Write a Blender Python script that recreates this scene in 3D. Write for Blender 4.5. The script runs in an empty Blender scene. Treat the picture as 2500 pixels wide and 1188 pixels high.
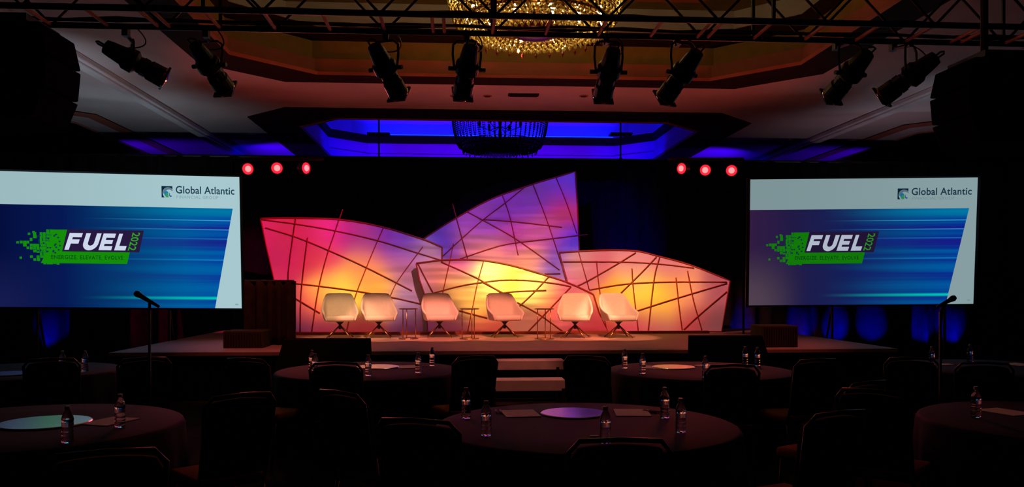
import bpy, bmesh, math, random
from mathutils import Vector, Matrix
random.seed(7)
PI = math.pi
SC = bpy.context.scene
COL = SC.collection

# ---------------------------------------------------------------- camera
FPX = 2000.0; HORIZON = 695.0; CH = 1.63; YAW = math.radians(3.7)
cam_d = bpy.data.cameras.new('camera'); cam = bpy.data.objects.new('camera', cam_d); COL.objects.link(cam)
cam.location = (0, 0, CH); cam.rotation_euler = (PI/2, 0, -YAW)
cam_d.sensor_width = 36.0; cam_d.lens = 36.0*FPX/2500.0
cam_d.shift_y = (HORIZON-594.0)/2500.0
cam_d.clip_end = 200
SC.camera = cam
FWD = Vector((math.sin(YAW), math.cos(YAW), 0)); RGT = Vector((math.cos(YAW), -math.sin(YAW), 0)); UP = Vector((0, 0, 1))
EYE = Vector((0, 0, CH))
def ray(px, py): return FWD + RGT*((px-1250)/FPX) + UP*((HORIZON-py)/FPX)
def W(px, py, d): return EYE + ray(px, py)*d
def onZ(px, py, z): return W(px, py, (CH-z)*FPX/(py-HORIZON))
def onY(px, py, Y):
    r = ray(px, py); return EYE + r*(Y/r.y)

# ---------------------------------------------------------------- world, colour management
SC.view_settings.view_transform = 'Standard'; SC.view_settings.look = 'None'
SC.view_settings.gamma = 1; SC.view_settings.use_curve_mapping = False
SC.view_settings.exposure = 0.0
SC.cycles.max_bounces = 6; SC.cycles.use_denoising = True
SC.cycles.sample_clamp_indirect = 3.0
wd = bpy.data.worlds.new('dark_hall'); SC.world = wd; wd.use_nodes = True
wd.node_tree.nodes['Background'].inputs[0].default_value = (0.9, 0.8, 0.6, 1)
wd.node_tree.nodes['Background'].inputs[1].default_value = 0.0022

def lin(c):
    return tuple((v/255/12.92 if v/255 <= .04045 else ((v/255+.055)/1.055)**2.4) for v in c)

# ---------------------------------------------------------------- lights
def spot(name, loc, target, power, color, angle=60, blend=.6, radius=.03):
    l = bpy.data.lights.new(name, 'SPOT'); l.energy = power; l.color = color
    l.spot_size = math.radians(angle); l.spot_blend = blend; l.shadow_soft_size = radius
    o = bpy.data.objects.new(name, l); COL.objects.link(o); o.location = loc
    o.rotation_euler = (Vector(target)-Vector(loc)).to_track_quat('-Z', 'Y').to_euler()
    return o
SETX = 0.9
# one narrow unseen lamp added for each chair, high in front so that its beam ends on the floor
for px, colr, pw, ang, dx in ((830, (1, .55, .22), 620, 19, -.5), (927, (1, .36, .20), 1200, 19, -.3), (1075, (1, .25, .16), 1750, 19, 0), (1235, (1, .25, .14), 1800, 19, 0), (1405, (1, .29, .14), 1600, 19, 0), (1512, (1, .34, .17), 1450, 19, .3)):
    q = onY(px, 775, 14.3)
    spot('chair_fill', (q.x+dx, 11.2, 4.9), (q.x, 14.25, 1.1), pw, colr, ang, .45, .04)
for x in (-2.6, .9, 4.4):
    spot('floor_fill', (x, 10.6, 4.75), (x, 12.9, .7), 250, (1, .14, .11), 50, .8, .05)  # added unseen lamps, in place of the set's glow on the floor
spot('step_fill', (0.9, 9.3, 4.9), (0.9, 10.8, .45), 230, (1, .25, .19), 17, .5, .04)  # added unseen lamp that brightens the step boards
# red lamps of the upstage bars and unseen red fills added to redden ceiling and truss
for px in (605, 675, 747, 1664, 1721, 1786):
    p = onY(px, 410, 15.3)
    spot('red_par_beam', p+Vector((0, -.25, .0)), p+Vector((.4*(SETX-p.x), -6, -1.6)), 75, (1, .10, .09), 60, .8, .05)
for x in (-3.7, 0.9, 5.4):
    spot('red_fill', (x, 11.5, .95), (x*.7+.3, 13.3, 5.1), 125, (1, .04, .03), 62, .9, .06)
spot('red_fill', (0.9, 11.5, 1.0), (0.9, 8.2, 5.0), 60, (1, .16, .12), 100, .9, .06)
# blue up-lights behind the black drape
for X, w in ((-9, 130), (-4.9, 200), (-1.8, 420), (.9, 420), (3.6, 420), (7.2, 200), (11.5, 130)):
    spot('blue_uplight', (X, 20.2, 3.5), (X*.75+.25, 22.6, 5.7), w, (.06, .0, 1), 92, .8, .05)
for X, tx in ((-2.0, -3.3), (3.9, 5.2)):
    spot('blue_uplight', (X, 20.0, 4.0), (tx, 22.8, 5.5), 500, (.0, .0, 1), 60, .9, .05)
for X, tx in ((-4.6, -5.0), (6.6, 7.0)):
    spot('blue_uplight', (X, 20.2, 3.9), (tx, 21.6, 5.1), 90, (.0, .0, 1), 70, .9, .05)
# blue lights at the foot of the drape
for px, w in ((85, 60), (1965, 60), (2045, 90), (2140, 60), (2262, 60), (2335, 80), (1812, 35)):
    q = onY(px, 850, 17.8)
    spot('blue_floor_light', (q.x, 17.5, .12), (q.x+.1, 18.2, .66), w*5, (.002, .002, 1), 46, .9, .02)
q = onY(1545, 620, 17.9)
spot('blue_floor_light', (q.x, 16.7, .75), (q.x, 18.3, 2.45), 300, (.002, .002, 1), 46, .95, .03)
# cool spots added on the side ceilings, in place of screen light
spot('cool_fill', (-5.5, 11.5, 1.8), (-7.6, 13.5, 5.1), 170, (.66, .78, 1), 90, 1, .1)
spot('cool_fill', (-6.0, 15.6, 2.6), (-6.4, 16.7, 5.1), 40, (.62, .78, 1), 120, 1, .1)
spot('cool_fill', (8.6, 16.0, 2.6), (9.0, 17.0, 5.1), 28, (.85, .6, .8), 120, 1, .1)
spot('cool_fill', (7.6, 12.5, 1.8), (10.2, 15, 5.1), 80, (.7, .75, 1), 90, 1, .1)

# ---- added unseen projector, free before the set: throws the sunset picture on the set (a slide made of nodes)
PJ = Vector((SETX, 11.9, 4.98)); PLANE = 16.02
CTRL = [
 (650,560,205,10,80),(690,680,205,40,80),(760,570,220,0,90),(860,560,190,0,125),(950,585,125,25,155),(800,630,235,65,85),
 (900,635,240,120,95),(985,640,185,95,145),(1045,620,175,105,140),(840,705,255,185,60),(930,700,255,170,75),(1000,715,185,115,140),
 (742,785,150,45,65),(800,802,150,42,58),(880,802,150,22,45),(1018,792,110,42,65),(700,740,180,50,80),(770,740,250,110,70),
 (1100,580,105,25,155),(1180,530,130,50,155),(1230,490,110,20,150),(1300,470,100,12,150),(1390,440,70,15,185),(1365,495,155,8,120),
 (1385,560,100,20,165),(1260,560,180,60,145),(1200,605,225,110,125),(1290,620,240,130,115),(1345,635,130,60,160),
 (1055,690,235,120,110),(1130,660,240,130,115),(1150,720,255,190,85),(1230,710,255,250,95),(1315,705,255,235,90),(1365,690,240,120,100),
 (1410,740,230,95,95),(1102,802,120,40,55),(1190,803,195,70,50),(1290,803,170,80,60),(1458,803,190,45,52),(1070,760,215,110,100),
 (1400,640,205,115,115),(1450,660,230,110,110),(1550,650,245,145,115),(1640,655,238,130,105),(1500,720,255,165,75),(1600,725,255,190,60),
 (1680,720,235,125,80),(1740,710,185,85,85),(1740,785,140,65,65),(1600,790,205,90,75),(1560,803,185,65,60),
 (800,700,255,160,65),(885,668,250,150,80),(1550,700,255,180,70),(1645,705,255,165,70),(1118,708,248,165,85),(1190,690,255,220,100),(1170,745,255,185,80),
 (1338,730,250,150,85),(1600,762,248,150,70),(1690,762,205,90,70),(1330,545,175,60,135),(1160,590,195,95,135),(1345,462,95,10,160),
 (708,560,215,0,75),(722,625,212,22,80),(808,560,212,0,105),(768,628,225,40,75),(690,615,205,25,80),(1000,600,125,60,150),(905,592,165,32,125)]
CORR = [(0.5939, 0.0, 0.0882), (0.5707, 0.0094, 0.0682), (0.5328, 0.0, 0.0668), (0.3276, 0.0, 0.164), (0.079, 0.0, 0.3054), (0.7641, 0.0391, 0.0959), (0.9361, 0.185, 0.0799), (0.4724, 0.1035, 0.1904), (0.4128, 0.1592, 0.2221), (1.0, 0.6846, 0.0415), (1.0, 0.3764, 0.0293), (0.3103, 0.1413, 0.2786), (0.0, 0.0, 0.0334), (0.1632, 0.0008, 0.0275), (0.1738, 0.0, 0.0111), (0.0434, 0.0, 0.0375), (0.363, 0.0157, 0.0666), (0.8152, 0.0733, 0.0527), (0.0, 0.0, 0.3315), (0.2044, 0.0144, 0.4514), (0.074, 0.0, 0.3531), (0.0486, 0.0, 0.3189), (0.0, 0.0, 0.5494), (0.5139, 0.0, 0.0), (0.0, 0.0, 0.5531), (0.4244, 0.0158, 0.2797), (0.969, 0.2249, 0.1586), (1.1314, 0.3026, 0.1159), (0.0, 0.0, 0.4008), (0.56, 0.0985, 0.0818), (0.6259, 0.0061, 0.2397), (1.0, 0.4109, 0.0571), (1.0, 0.8152, 0.0389), (1.3893, 1.6, 0.2457), (0.8249, 0.0875, 0.1923), (0.6979, 0.0982, 0.1008), (0.083, 0.0014, 0.0227), (0.3739, 0.0246, 0.0201), (0.3359, 0.0699, 0.0428), (0.3791, 0.0102, 0.0235), (0.0, 0.0, 0.0), (0.6257, 0.2211, 0.1713), (0.6093, 0.0915, 0.1209), (0.6981, 0.1707, 0.1689), (0.6188, 0.1328, 0.1413), (1.0, 0.3397, 0.0), (1.0, 0.5675, 0.0189), (0.9569, 0.279, 0.1295), (0.3565, 0.0583, 0.0763), (0.1422, 0.0335, 0.0389), (0.1595, 0.0, 0.0625), (0.502, 0.0255, 0.0566), (1.2773, 0.4072, 0.0617), (0.8152, 0.2761, 0.0531), (1.0638, 0.5489, 0.0552), (1.0, 0.3062, 0.0173), (0.7495, 0.2989, 0.0667), (1.2712, 1.6, 0.366), (1.0, 0.4518, 0.054), (0.8152, 0.0, 0.0292), (0.9509, 0.283, 0.0479), (0.3579, 0.0179, 0.03), (0.505, 0.0522, 0.2576), (0.5406, 0.0981, 0.1552), (0.0, 0.0, 0.4274), (0.4987, 0.0, 0.0426), (0.533, 0.0, 0.0761), (0.7627, 0.0, 0.1789), (0.5642, 0.0, 0.0229), (0.4237, 0.0, 0.0613), (0.0, 0.0, 0.3439), (0.2228, 0.0, 0.1756)]
def build_projector():
    l = bpy.data.lights.new('unseen_projector', 'SPOT'); l.energy = 1000; l.spot_size = math.radians(132); l.spot_blend = 0; l.shadow_soft_size = .012
    o = bpy.data.objects.new('unseen_projector', l); COL.objects.link(o); o.location = PJ; o.rotation_euler = (PI/2, 0, 0)
    l.use_nodes = True; nt = l.node_tree; N = nt.nodes; L = nt.links
    em = N['Emission']
    def m(op, a, b=None, c=None):
        n = N.new('ShaderNodeMath'); n.operation = op
        for i, v in enumerate((a, b, c)):
            if v is None: continue
            if isinstance(v, (int, float)): n.inputs[i].default_value = v
            else: L.new(v, n.inputs[i])
        return n.outputs[0]
    def vm(op, a, b=None, s=None):
        n = N.new('ShaderNodeVectorMath'); n.operation = op
        for i, v in enumerate((a, b)):
            if v is None: continue
            if isinstance(v, (tuple, Vector)): n.inputs[i].default_value = v
            else: L.new(v, n.inputs[i])
        if s is not None: L.new(s, n.inputs['Scale'])
        return n.outputs['Value'] if op in ('DISTANCE', 'LENGTH') else n.outputs[0]
    g = N.new('ShaderNodeNewGeometry'); s = N.new('ShaderNodeSeparateXYZ'); L.new(g.outputs['Incoming'], s.inputs[0])
    iy = m('MAXIMUM', s.outputs[1], .001)
    D = PLANE-PJ.y
    X = m('MULTIPLY_ADD', m('DIVIDE', s.outputs[0], iy), D, PJ.x); Z = m('MULTIPLY_ADD', m('DIVIDE', s.outputs[2], iy), D, PJ.z)
    cx = N.new('ShaderNodeCombineXYZ'); L.new(X, cx.inputs[0]); L.new(Z, cx.inputs[1]); P = cx.outputs[0]
    sumc, sumw = None, None
    SIG = .31
    for ci, (px, py, r, gg, b) in enumerate(CTRL):
        q = onY(px, py, PLANE); c = CORR[ci] if CORR else lin((r, gg, b))
        d = vm('DISTANCE', P, (q.x, q.z, 0))
        w = m('POWER', 2.71828, m('MULTIPLY', m('MULTIPLY', d, d), -1/(SIG*SIG)))
        cs = vm('SCALE', tuple(c), None, w)
        sumc = cs if sumc is None else vm('ADD', sumc, cs)
        sumw = w if sumw is None else m('ADD', sumw, w)
    inv = m('DIVIDE', 1.0, m('ADD', sumw, .0005))
    pic = vm('SCALE', sumc, None, inv)
    # cloud and water streaks of the picture, mostly in its middle
    mp = vm('MULTIPLY', P, (0.55, 9.0, 0))
    nz = N.new('ShaderNodeTexNoise'); nz.inputs['Scale'].default_value = 1.1; nz.inputs['Detail'].default_value = 3; L.new(mp, nz.inputs['Vector'])
    qa = onY(1190, 700, PLANE); dx = m('ABSOLUTE', m('SUBTRACT', X, qa.x))
    msk = m('MINIMUM', m('MAXIMUM', m('SUBTRACT', 1.6, m('MULTIPLY', dx, .62)), .12), 1)
    mr = N.new('ShaderNodeMapRange'); mr.inputs[1].default_value = .32; mr.inputs[2].default_value = .68; mr.inputs[3].default_value = -.45; mr.inputs[4].default_value = .32
    L.new(nz.outputs[0], mr.inputs[0])
    k = m('ADD', 1.0, m('MULTIPLY', mr.outputs[0], msk))
    # brightness is made even across the plane; black outside the picture
    t = vm('LENGTH', g.outputs['Incoming']); ce = m('POWER', m('DIVIDE', t, iy), 3.0)
    q0 = .50
    lo = m('MINIMUM', m('MAXIMUM', m('MULTIPLY', m('SUBTRACT', Z, q0), 9.0), 0), 1)
    edge = m('MULTIPLY', m('LESS_THAN', Z, 4.3), lo)
    edge = m('MULTIPLY', edge, m('GREATER_THAN', s.outputs[1], .05))
    edge = m('MULTIPLY', edge, m('LESS_THAN', m('ABSOLUTE', m('SUBTRACT', X, SETX)), 5.2))
    fin = m('MULTIPLY', m('MULTIPLY', k, ce), edge)
    L.new(pic, em.inputs[0]); L.new(fin, em.inputs[1])
    return l
PROJ = build_projector()
PROJ.energy = 930

# ---------------------------------------------------------------- materials
MATS = {}
def mat(name, col, rough=.6, metal=0, spec=.5, trans=0, ior=1.45, emis=None, estr=0, noise=None, bump=None):
    if name in MATS: return MATS[name]
    m = bpy.data.materials.new(name); m.use_nodes = True; nt = m.node_tree; b = nt.nodes['Principled BSDF']
    b.inputs['Base Color'].default_value = (*col, 1); b.inputs['Roughness'].default_value = rough
    b.inputs['Metallic'].default_value = metal; b.inputs['Specular IOR Level'].default_value = spec
    b.inputs['Transmission Weight'].default_value = trans; b.inputs['IOR'].default_value = ior
    if emis: b.inputs['Emission Color'].default_value = (*emis, 1); b.inputs['Emission Strength'].default_value = estr
    if noise:
        sc, amt = noise
        tc = nt.nodes.new('ShaderNodeTexCoord'); n = nt.nodes.new('ShaderNodeTexNoise'); n.inputs['Scale'].default_value = sc; n.inputs['Detail'].default_value = 4
        nt.links.new(tc.outputs['Object'], n.inputs['Vector'])
        r = nt.nodes.new('ShaderNodeValToRGB'); nt.links.new(n.outputs[0], r.inputs[0])
        r.color_ramp.elements[0].position = .3; r.color_ramp.elements[1].position = .7
        r.color_ramp.elements[0].color = (*[v*(1-amt) for v in col], 1); r.color_ramp.elements[1].color = (*[min(1, v*(1+amt)) for v in col], 1)
        nt.links.new(r.outputs[0], b.inputs['Base Color'])
        if bump:
            bp = nt.nodes.new('ShaderNodeBump'); bp.inputs['Strength'].default_value = bump; nt.links.new(n.outputs[0], bp.inputs['Height']); nt.links.new(bp.outputs[0], b.inputs['Normal'])
    MATS[name] = m; return m
M_paint = mat('ceiling_paint', (.62, .55, .5), .8, spec=.2, noise=(1.3, .06))
M_border = mat('brown_border', (.022, .010, .004), .8, spec=.1, noise=(3, .1))  # dark brown of the flat border and the recess trim
M_redband = mat('rose_band', (.42, .14, .09), .7, spec=.2, noise=(3, .06))  # dull red of the lower recess step and side borders
M_ochre = mat('ochre_wall', (.30, .18, .04), .7, spec=.2, noise=(5, .1))  # ochre of the upper recess step and near recess top
M_mould = mat('moulding_white', (.72, .70, .66), .5, noise=(6, .05))
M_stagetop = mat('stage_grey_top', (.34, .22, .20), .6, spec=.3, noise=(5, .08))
M_black = mat('black_fabric', (.006, .006, .007), .95, spec=.05, noise=(30, .3))
M_drape = mat('black_velour', (.014, .014, .016), 1, spec=.02, noise=(8, .25))
M_drape2 = mat('brown_black_cloth', (.03, .022, .016), 1, spec=.05, noise=(8, .3))
M_metal = mat('black_metal', (.012, .012, .013), .45, spec=.5, noise=(40, .2))
M_olive = mat('olive_weave', (.045, .042, .02), .95, spec=.1, noise=(60, .35))
M_seat = mat('rust_seat_weave', (.26, .1, .035), .9, spec=.1, noise=(60, .3))
M_frame = mat('bronze_chair_frame', (.07, .05, .025), .4, metal=.5, noise=(20, .2))
M_cloth = mat('navy_table_linen', (.006, .003, .009), .75, spec=.22, noise=(25, .2))
M_panel = mat('white_stretch_fabric', (.82, .82, .82), .9, spec=.1, noise=(2, .02))
M_rod = mat('copper_tube', (.36, .07, .03), .5, spec=.4, noise=(8, .1))
M_white = mat('white_upholstery', (.80, .76, .72), .75, spec=.25, noise=(40, .04))
M_brass = mat('dark_brass', (.42, .20, .08), .28, metal=1, noise=(10, .1))
M_truss = mat('black_truss_tube', (.010, .009, .008), .5, spec=.4, noise=(20, .2))
M_brace = mat('red_lit_brace', (.72, .2, .15), .6, noise=(20, .1))  # red light from the stage put into the brace colour
M_litcrystal = mat('lit_crystal', (1, .68, .20), .16, metal=.35, spec=.9, noise=(30, .3))  # crystal of the lit chandelier, its warm glow put into the colour
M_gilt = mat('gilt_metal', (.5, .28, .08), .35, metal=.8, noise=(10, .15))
M_unlit = mat('unlit_chandelier', (.10, .06, .06), .25, spec=.7, noise=(30, .3))  # darker copy for the unlit chandelier, lack of light put into the colour
M_bulb = mat('warm_bulb', (1, .8, .5), .4, emis=(1, .78, .42), estr=22, noise=(3, .01))
M_deadbulb = mat('unlit_bulb', (.3, .25, .2), .3, noise=(3, .05))
M_garnet = mat('garnet_glass', (.16, .02, .015), .25, spec=.6, noise=(20, .4))
M_glass = mat('clear_bottle_plastic', (1, 1, 1), .03, trans=1, ior=1.34, noise=(3, .002))
M_cap = mat('white_bottle_cap', (.6, .6, .6), .4, noise=(9, .05))
M_label = mat('clear_printed_label', (.9, .8, .85), .35, trans=1, ior=1.3, noise=(30, .1))
M_paper = mat('white_paper', (.88, .82, .78), .8, noise=(9, .04))
M_mirror = mat('mirror_glass', (.7, .7, .7), .22, metal=1, noise=(3, .03))
M_pen = mat('white_pen_plastic', (.7, .66, .64), .4, noise=(9, .04))
M_carpet = mat('dark_patterned_carpet', (.022, .017, .013), 1, spec=.05, noise=(2.5, .7))
M_wall = mat('dark_wall_covering', (.06, .045, .035), .9, spec=.1, noise=(2, .15))
M_backwall = mat('pale_back_wall', (.4, .38, .36), .9, spec=.1, noise=(2, .08))
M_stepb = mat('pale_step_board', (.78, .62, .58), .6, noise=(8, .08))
M_screenblk = mat('black_screen_edge', (.01, .01, .012), .6, noise=(8, .1))
M_lensw = mat('lens_glass', (.9, .75, .5), .08, metal=.9, noise=(9, .1))

# ---------------------------------------------------------------- mesh helpers
def new_obj(name, bm, m=None, parent=None, smooth=False, bevel=0, subsurf=0):
    bmesh.ops.recalc_face_normals(bm, faces=bm.faces[:])
    me = bpy.data.meshes.new(name); bm.to_mesh(me); bm.free()
    ms = m if isinstance(m, (list, tuple)) else [m]
    for x in ms:
        if x: me.materials.append(x)
    o = bpy.data.objects.new(name, me); COL.objects.link(o)
    if parent: o.parent = parent
    if smooth: me.shade_smooth()
    if bevel:
        b = o.modifiers.new('bevel', 'BEVEL'); b.width = bevel; b.segments = 2; b.limit_method = 'ANGLE'
    if subsurf:
        s = o.modifiers.new('sub', 'SUBSURF'); s.levels = subsurf; s.render_levels = subsurf
    return o
def thing(name, label, cat, loc=(0, 0, 0), rz=0, group=None):
    o = bpy.data.objects.new(name, None); COL.objects.link(o); o.empty_display_size = .2
    o.location = loc; o.rotation_euler = (0, 0, rz); return tag(o, label, cat, group)
def tag(o, label=None, cat=None, group=None, kind=None):
    if label: o['label'] = label
    if cat: o['category'] = cat
    if group: o['group'] = group
    if kind: o['kind'] = kind
    return o
def struct(name, bm, m, **k): return tag(new_obj(name, bm, m, **k), kind='structure')
def copy_thing(root, loc, rz, label, group=None, scale=None):
    r = root.copy(); COL.objects.link(r); r.location = loc; r.rotation_euler = (0, 0, rz); r['label'] = label
    if group: r['group'] = group
    for ch in [c for c in COL.objects if c.parent == root]:
        c = ch.copy(); COL.objects.link(c); c.parent = r
        for g in [x for x in COL.objects if x.parent == ch]:
            d = g.copy(); COL.objects.link(d); d.parent = c
    return r
def box(bm, c, s, rot=None, mi=0):
    g = bmesh.ops.create_cube(bm, size=1)['verts']
    mtx = Matrix.Translation(c) @ (rot if rot else Matrix()) @ Matrix.Diagonal((*s, 1))
    bmesh.ops.transform(bm, matrix=mtx, verts=g)
    for f in {f for v in g for f in v.link_faces}: f.material_index = mi
    return g
def tube(bm, pts, r, n=8, caps=True, r2=None):
    pts = [Vector(p) for p in pts]; rings = []
    up = None
    for i, p in enumerate(pts):
        t = (pts[min(i+1, len(pts)-1)]-pts[max(i-1, 0)]).normalized()
        if up is None:
            up = t.orthogonal().normalized()
        else:
            up = (up - t*up.dot(t)); up = up.normalized() if up.length > 1e-6 else t.orthogonal().normalized()
        b = t.cross(up); rr = r if r2 is None else r+(r2-r)*i/(len(pts)-1)
        rings.append([bm.verts.new(p+(up*math.cos(a)+b*math.sin(a))*rr) for a in [2*PI*k/n for k in range(n)]])
    for A, B in zip(rings, rings[1:]):
        for k in range(n): bm.faces.new((A[k], A[(k+1) % n], B[(k+1) % n], B[k]))
    if caps: bm.faces.new(rings[0][::-1]); bm.faces.new(rings[-1])
def lathe(bm, prof, n=24, mtx=None, caps=True):
    rings = []
    for r, z in prof:
        ring = [Vector((r*math.cos(2*PI*k/n), r*math.sin(2*PI*k/n), z)) for k in range(n)]
        rings.append([bm.verts.new(mtx @ v if mtx else v) for v in ring])
    for A, B in zip(rings, rings[1:]):
        for k in range(n): bm.faces.new((A[k], A[(k+1) % n], B[(k+1) % n], B[k]))
    if caps: bm.faces.new(rings[0][::-1]); bm.faces.new(rings[-1])
def prism(bm, pts, off):
    """polygon pts (Vectors) extruded by off"""
    a = [bm.verts.new(p) for p in pts]; b = [bm.verts.new(p+off) for p in pts]
    bm.faces.new(a); bm.faces.new(b[::-1]); n = len(pts)
    for i in range(n): bm.faces.new((a[i], b[i], b[(i+1) % n], a[(i+1) % n]))
def smooth_line(pts, step=8):
    """Catmull-Rom through 2-D points"""
    if len(pts) < 3: return pts
    P = [pts[0]]+list(pts)+[pts[-1]]; out = []
    for i in range(1, len(P)-2):
        for k in range(step):
            t = k/step; o = []
            for a in range(2):
                p0, p1, p2, p3 = (P[i+j][a] for j in (-1, 0, 1, 2))
                o.append(.5*((2*p1)+(-p0+p2)*t+(2*p0-5*p1+4*p2-p3)*t*t+(-p0+3*p1-3*p2+p3)*t**3))
            out.append(tuple(o))
    out.append(pts[-1]); return out

# ================================================================= STRUCTURE
XL, XR, YB, YF = -13.5, 15.5, 25.5, -2.0
HC = 5.10
bm = bmesh.new(); box(bm, ((XL+XR)/2, (YB+YF)/2, -.05), (XR-XL, YB-YF, .1)); struct('floor', bm, M_carpet)
bm = bmesh.new(); box(bm, (XL-.1, (YB+YF)/2, 3.3), (.2, YB-YF, 6.8)); struct('wall_left', bm, M_wall)
bm = bmesh.new(); box(bm, (XR+.1, (YB+YF)/2, 3.3), (.2, YB-YF, 6.8)); struct('wall_right', bm, M_wall)
bm = bmesh.new(); box(bm, ((XL+XR)/2, YB+.1, 3.3), (XR-XL+.4, .2, 6.8)); struct('wall_back', bm, M_backwall)
bm = bmesh.new(); box(bm, ((XL+XR)/2, YF-.1, 3.3), (XR-XL+.4, .2, 6.8)); struct('wall_front', bm, M_wall)

def cham(x0, x1, y0, y1, c, z):
    return [Vector(p) for p in ((x0+c, y0, z), (x1-c, y0, z), (x1, y0+c, z), (x1, y1-c, z), (x1-c, y1, z), (x0+c, y1, z), (x0, y1-c, z), (x0, y0+c, z))]
def bridge(bm, A, B, mi):
    a = [bm.verts.new(p) for p in A]; b = [bm.verts.new(p) for p in B]
    for i in range(8):
        f = bm.faces.new((a[i], a[(i+1) % 8], b[(i+1) % 8], b[i])); f.material_index = mi
def coffer(bm, cell, outer, c, bw, deep=True, side=False, plain=False):
    x0, x1, y0, y1 = outer
    def R(o, z, cc=c): return cham(x0-o, x1+o, y0-o, y1+o, max(cc, .01), z)
    cx0, cx1, cy0, cy1 = cell
    bridge(bm, cham(cx0, cx1, cy0, cy1, .01, HC), R(0, HC), 0)
    # dark border on the soffit, fine moulding, then the stepped recess
    bridge(bm, R(0, HC), R(0, HC-.02), 1); bridge(bm, R(0, HC-.02), R(-.3 if side else -bw, HC-.02), 2 if side else 1)
    if side: bridge(bm, R(-.3, HC-.02), R(-bw, HC-.021), 0)
    o = -bw
    lv = [(o, HC-.02, 2), (o-.03, HC-.05, 2), (o-.05, HC+.0, 2), (o, HC+.02, 2), (o, 5.32, 2), (o+.06, 5.34, 3), (o+.06, 5.63, 3), (o-.02, 5.66, 1), (o-.02, 5.84, 1), (o+.02, 5.87, 0), (o+.55, 5.87, 0), (o+.6, 6.45, 0)]
    if plain: lv = [(a, z, 0 if (k in (2, 3) and z > HC) else k) for a, z, k in lv]
    for (a, za, _), (b_, zb, mi) in zip(lv, lv[1:]): bridge(bm, R(a, za), R(b_, zb), mi)
    f = bm.faces.new([bm.verts.new(p) for p in R(o+.6, 6.45)]); f.material_index = 3 if deep else 0
bm = bmesh.new()
CX = .95; ML, MR = -5.8, 8.4
coffer(bm, (ML, MR, 4.4, 15.2), (CX-5.0, CX+5.0, 6.65, 14.16), 1.1, .61)
coffer(bm, (ML, MR, 15.2, YB), (CX-5.3, CX+5.3, 16.25, 24.2), .95, .88, deep=False, plain=True)
coffer(bm, (XL, ML, 15.2, YB), (XL+.8, -7.35, 16.25, 24.2), .9, .75, side=True)
coffer(bm, (MR, XR, 15.2, YB), (9.6, XR-.8, 16.25, 24.2), .9, .75, side=True)
coffer(bm, (XL, ML, 4.4, 15.2), (XL+.8, -7.35, 6.65, 14.0), .9, .75, side=True)
coffer(bm, (MR, XR, 4.4, 15.2), (9.6, XR-.8, 6.65, 14.0), .9, .75, side=True)
f = bm.faces.new([bm.verts.new(p) for p in ((XL, YF, HC), (XR, YF, HC), (XR, 4.4, HC), (XL, 4.4, HC))])
struct('ceiling', bm, [M_paint, M_border, M_redband, M_ochre])
for i, x in enumerate((ML, MR)):
    bm = bmesh.new()
    box(bm, (x, 14.6, HC-.045), (.30, 21.5, .09)); box(bm, (x, 14.6, HC-.10), (.18, 21.5, .06)); box(bm, (x+(.2 if i else -.2), 14.6, HC-.02), (.08, 21.5, .04))
    struct('trim_%d' % (i+1), bm, M_mould, bevel=.02)
# LED cove strip of the far coffer
m = mat('blue_led_tape', (0, 0, .2), emis=(.0, .005, 1), estr=40, noise=(3, .01))
bm = bmesh.new(); box(bm, (CX, 24.2-.88+.22, 5.90), (7.0, .05, .03))
for sx in (-1, 1): box(bm, (CX+sx*(5.3-.88+.22), 21.6, 5.90), (.05, 2.0, .03))
tag(new_obj('led_cove_light', bm, m), 'blue light tape hidden on the ledge of the far ceiling recess', 'light')

# ================================================================= STAGE
ST = .69
SL, SR_, SY = -4.86, 6.48, 11.72
bm = bmesh.new(); box(bm, ((SL+SR_)/2, (SY+17.4)/2, ST-.03), (SR_-SL, 17.4-SY, .06))
g = thing('stage', 'low wide stage with pale grey top and black skirt in front of the set', 'stage', ((SL+SR_)/2, 14.5, 0))
def rel(o, root):   # parent while keeping the world position of mesh made in world coordinates
    o.parent = root; o.matrix_parent_inverse = (Matrix.Translation(root.location) @ root.rotation_euler.to_matrix().to_4x4()).inverted(); return o
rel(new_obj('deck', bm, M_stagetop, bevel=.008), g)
bm = bmesh.new()
def pleated(bm, p0, p1, z0, z1, amp, per, nz=4, phase=0, jitter=.25):
    p0 = Vector(p0); p1 = Vector(p1); Ln = (p1-p0).length; t = (p1-p0)/Ln; nrm = Vector((t.y, -t.x, 0)); n = max(8, int(Ln/per*10)); rows = []
    ph = [random.uniform(-jitter, jitter)*2*PI for _ in range(int(Ln/per)+3)]
    for j in range(nz+1):
        row = []
        for i in range(n+1):
            s = Ln*i/n; k = s/per; a = ph[int(k)]*(1-(k % 1))+ph[int(k)+1]*(k % 1)
            flare = 1-.35*j/nz
            row.append(bm.verts.new(p0+t*s+nrm*(amp*flare*(math.sin(2*PI*k+a+phase)+.35*math.sin(4.3*PI*k+a*2)))+UP*(z0+(z1-z0)*j/nz)))
        rows.append(row)
    for A, B in zip(rows, rows[1:]):
        for i in range(n): bm.faces.new((A[i], A[i+1], B[i+1], B[i]))
for a, b in (((SL+.05, SY+.05, 0), (SR_-.05, SY+.05, 0)), ((SL+.05, SY+.05, 0), (SL+.05, 17.3, 0)), ((SR_-.05, SY+.05, 0), (SR_-.05, 17.3, 0))):
    pleated(bm, a, b, .0, ST-.06, .015, .14, 1)
rel(new_obj('skirt', bm, M_black, smooth=True), g)

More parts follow.
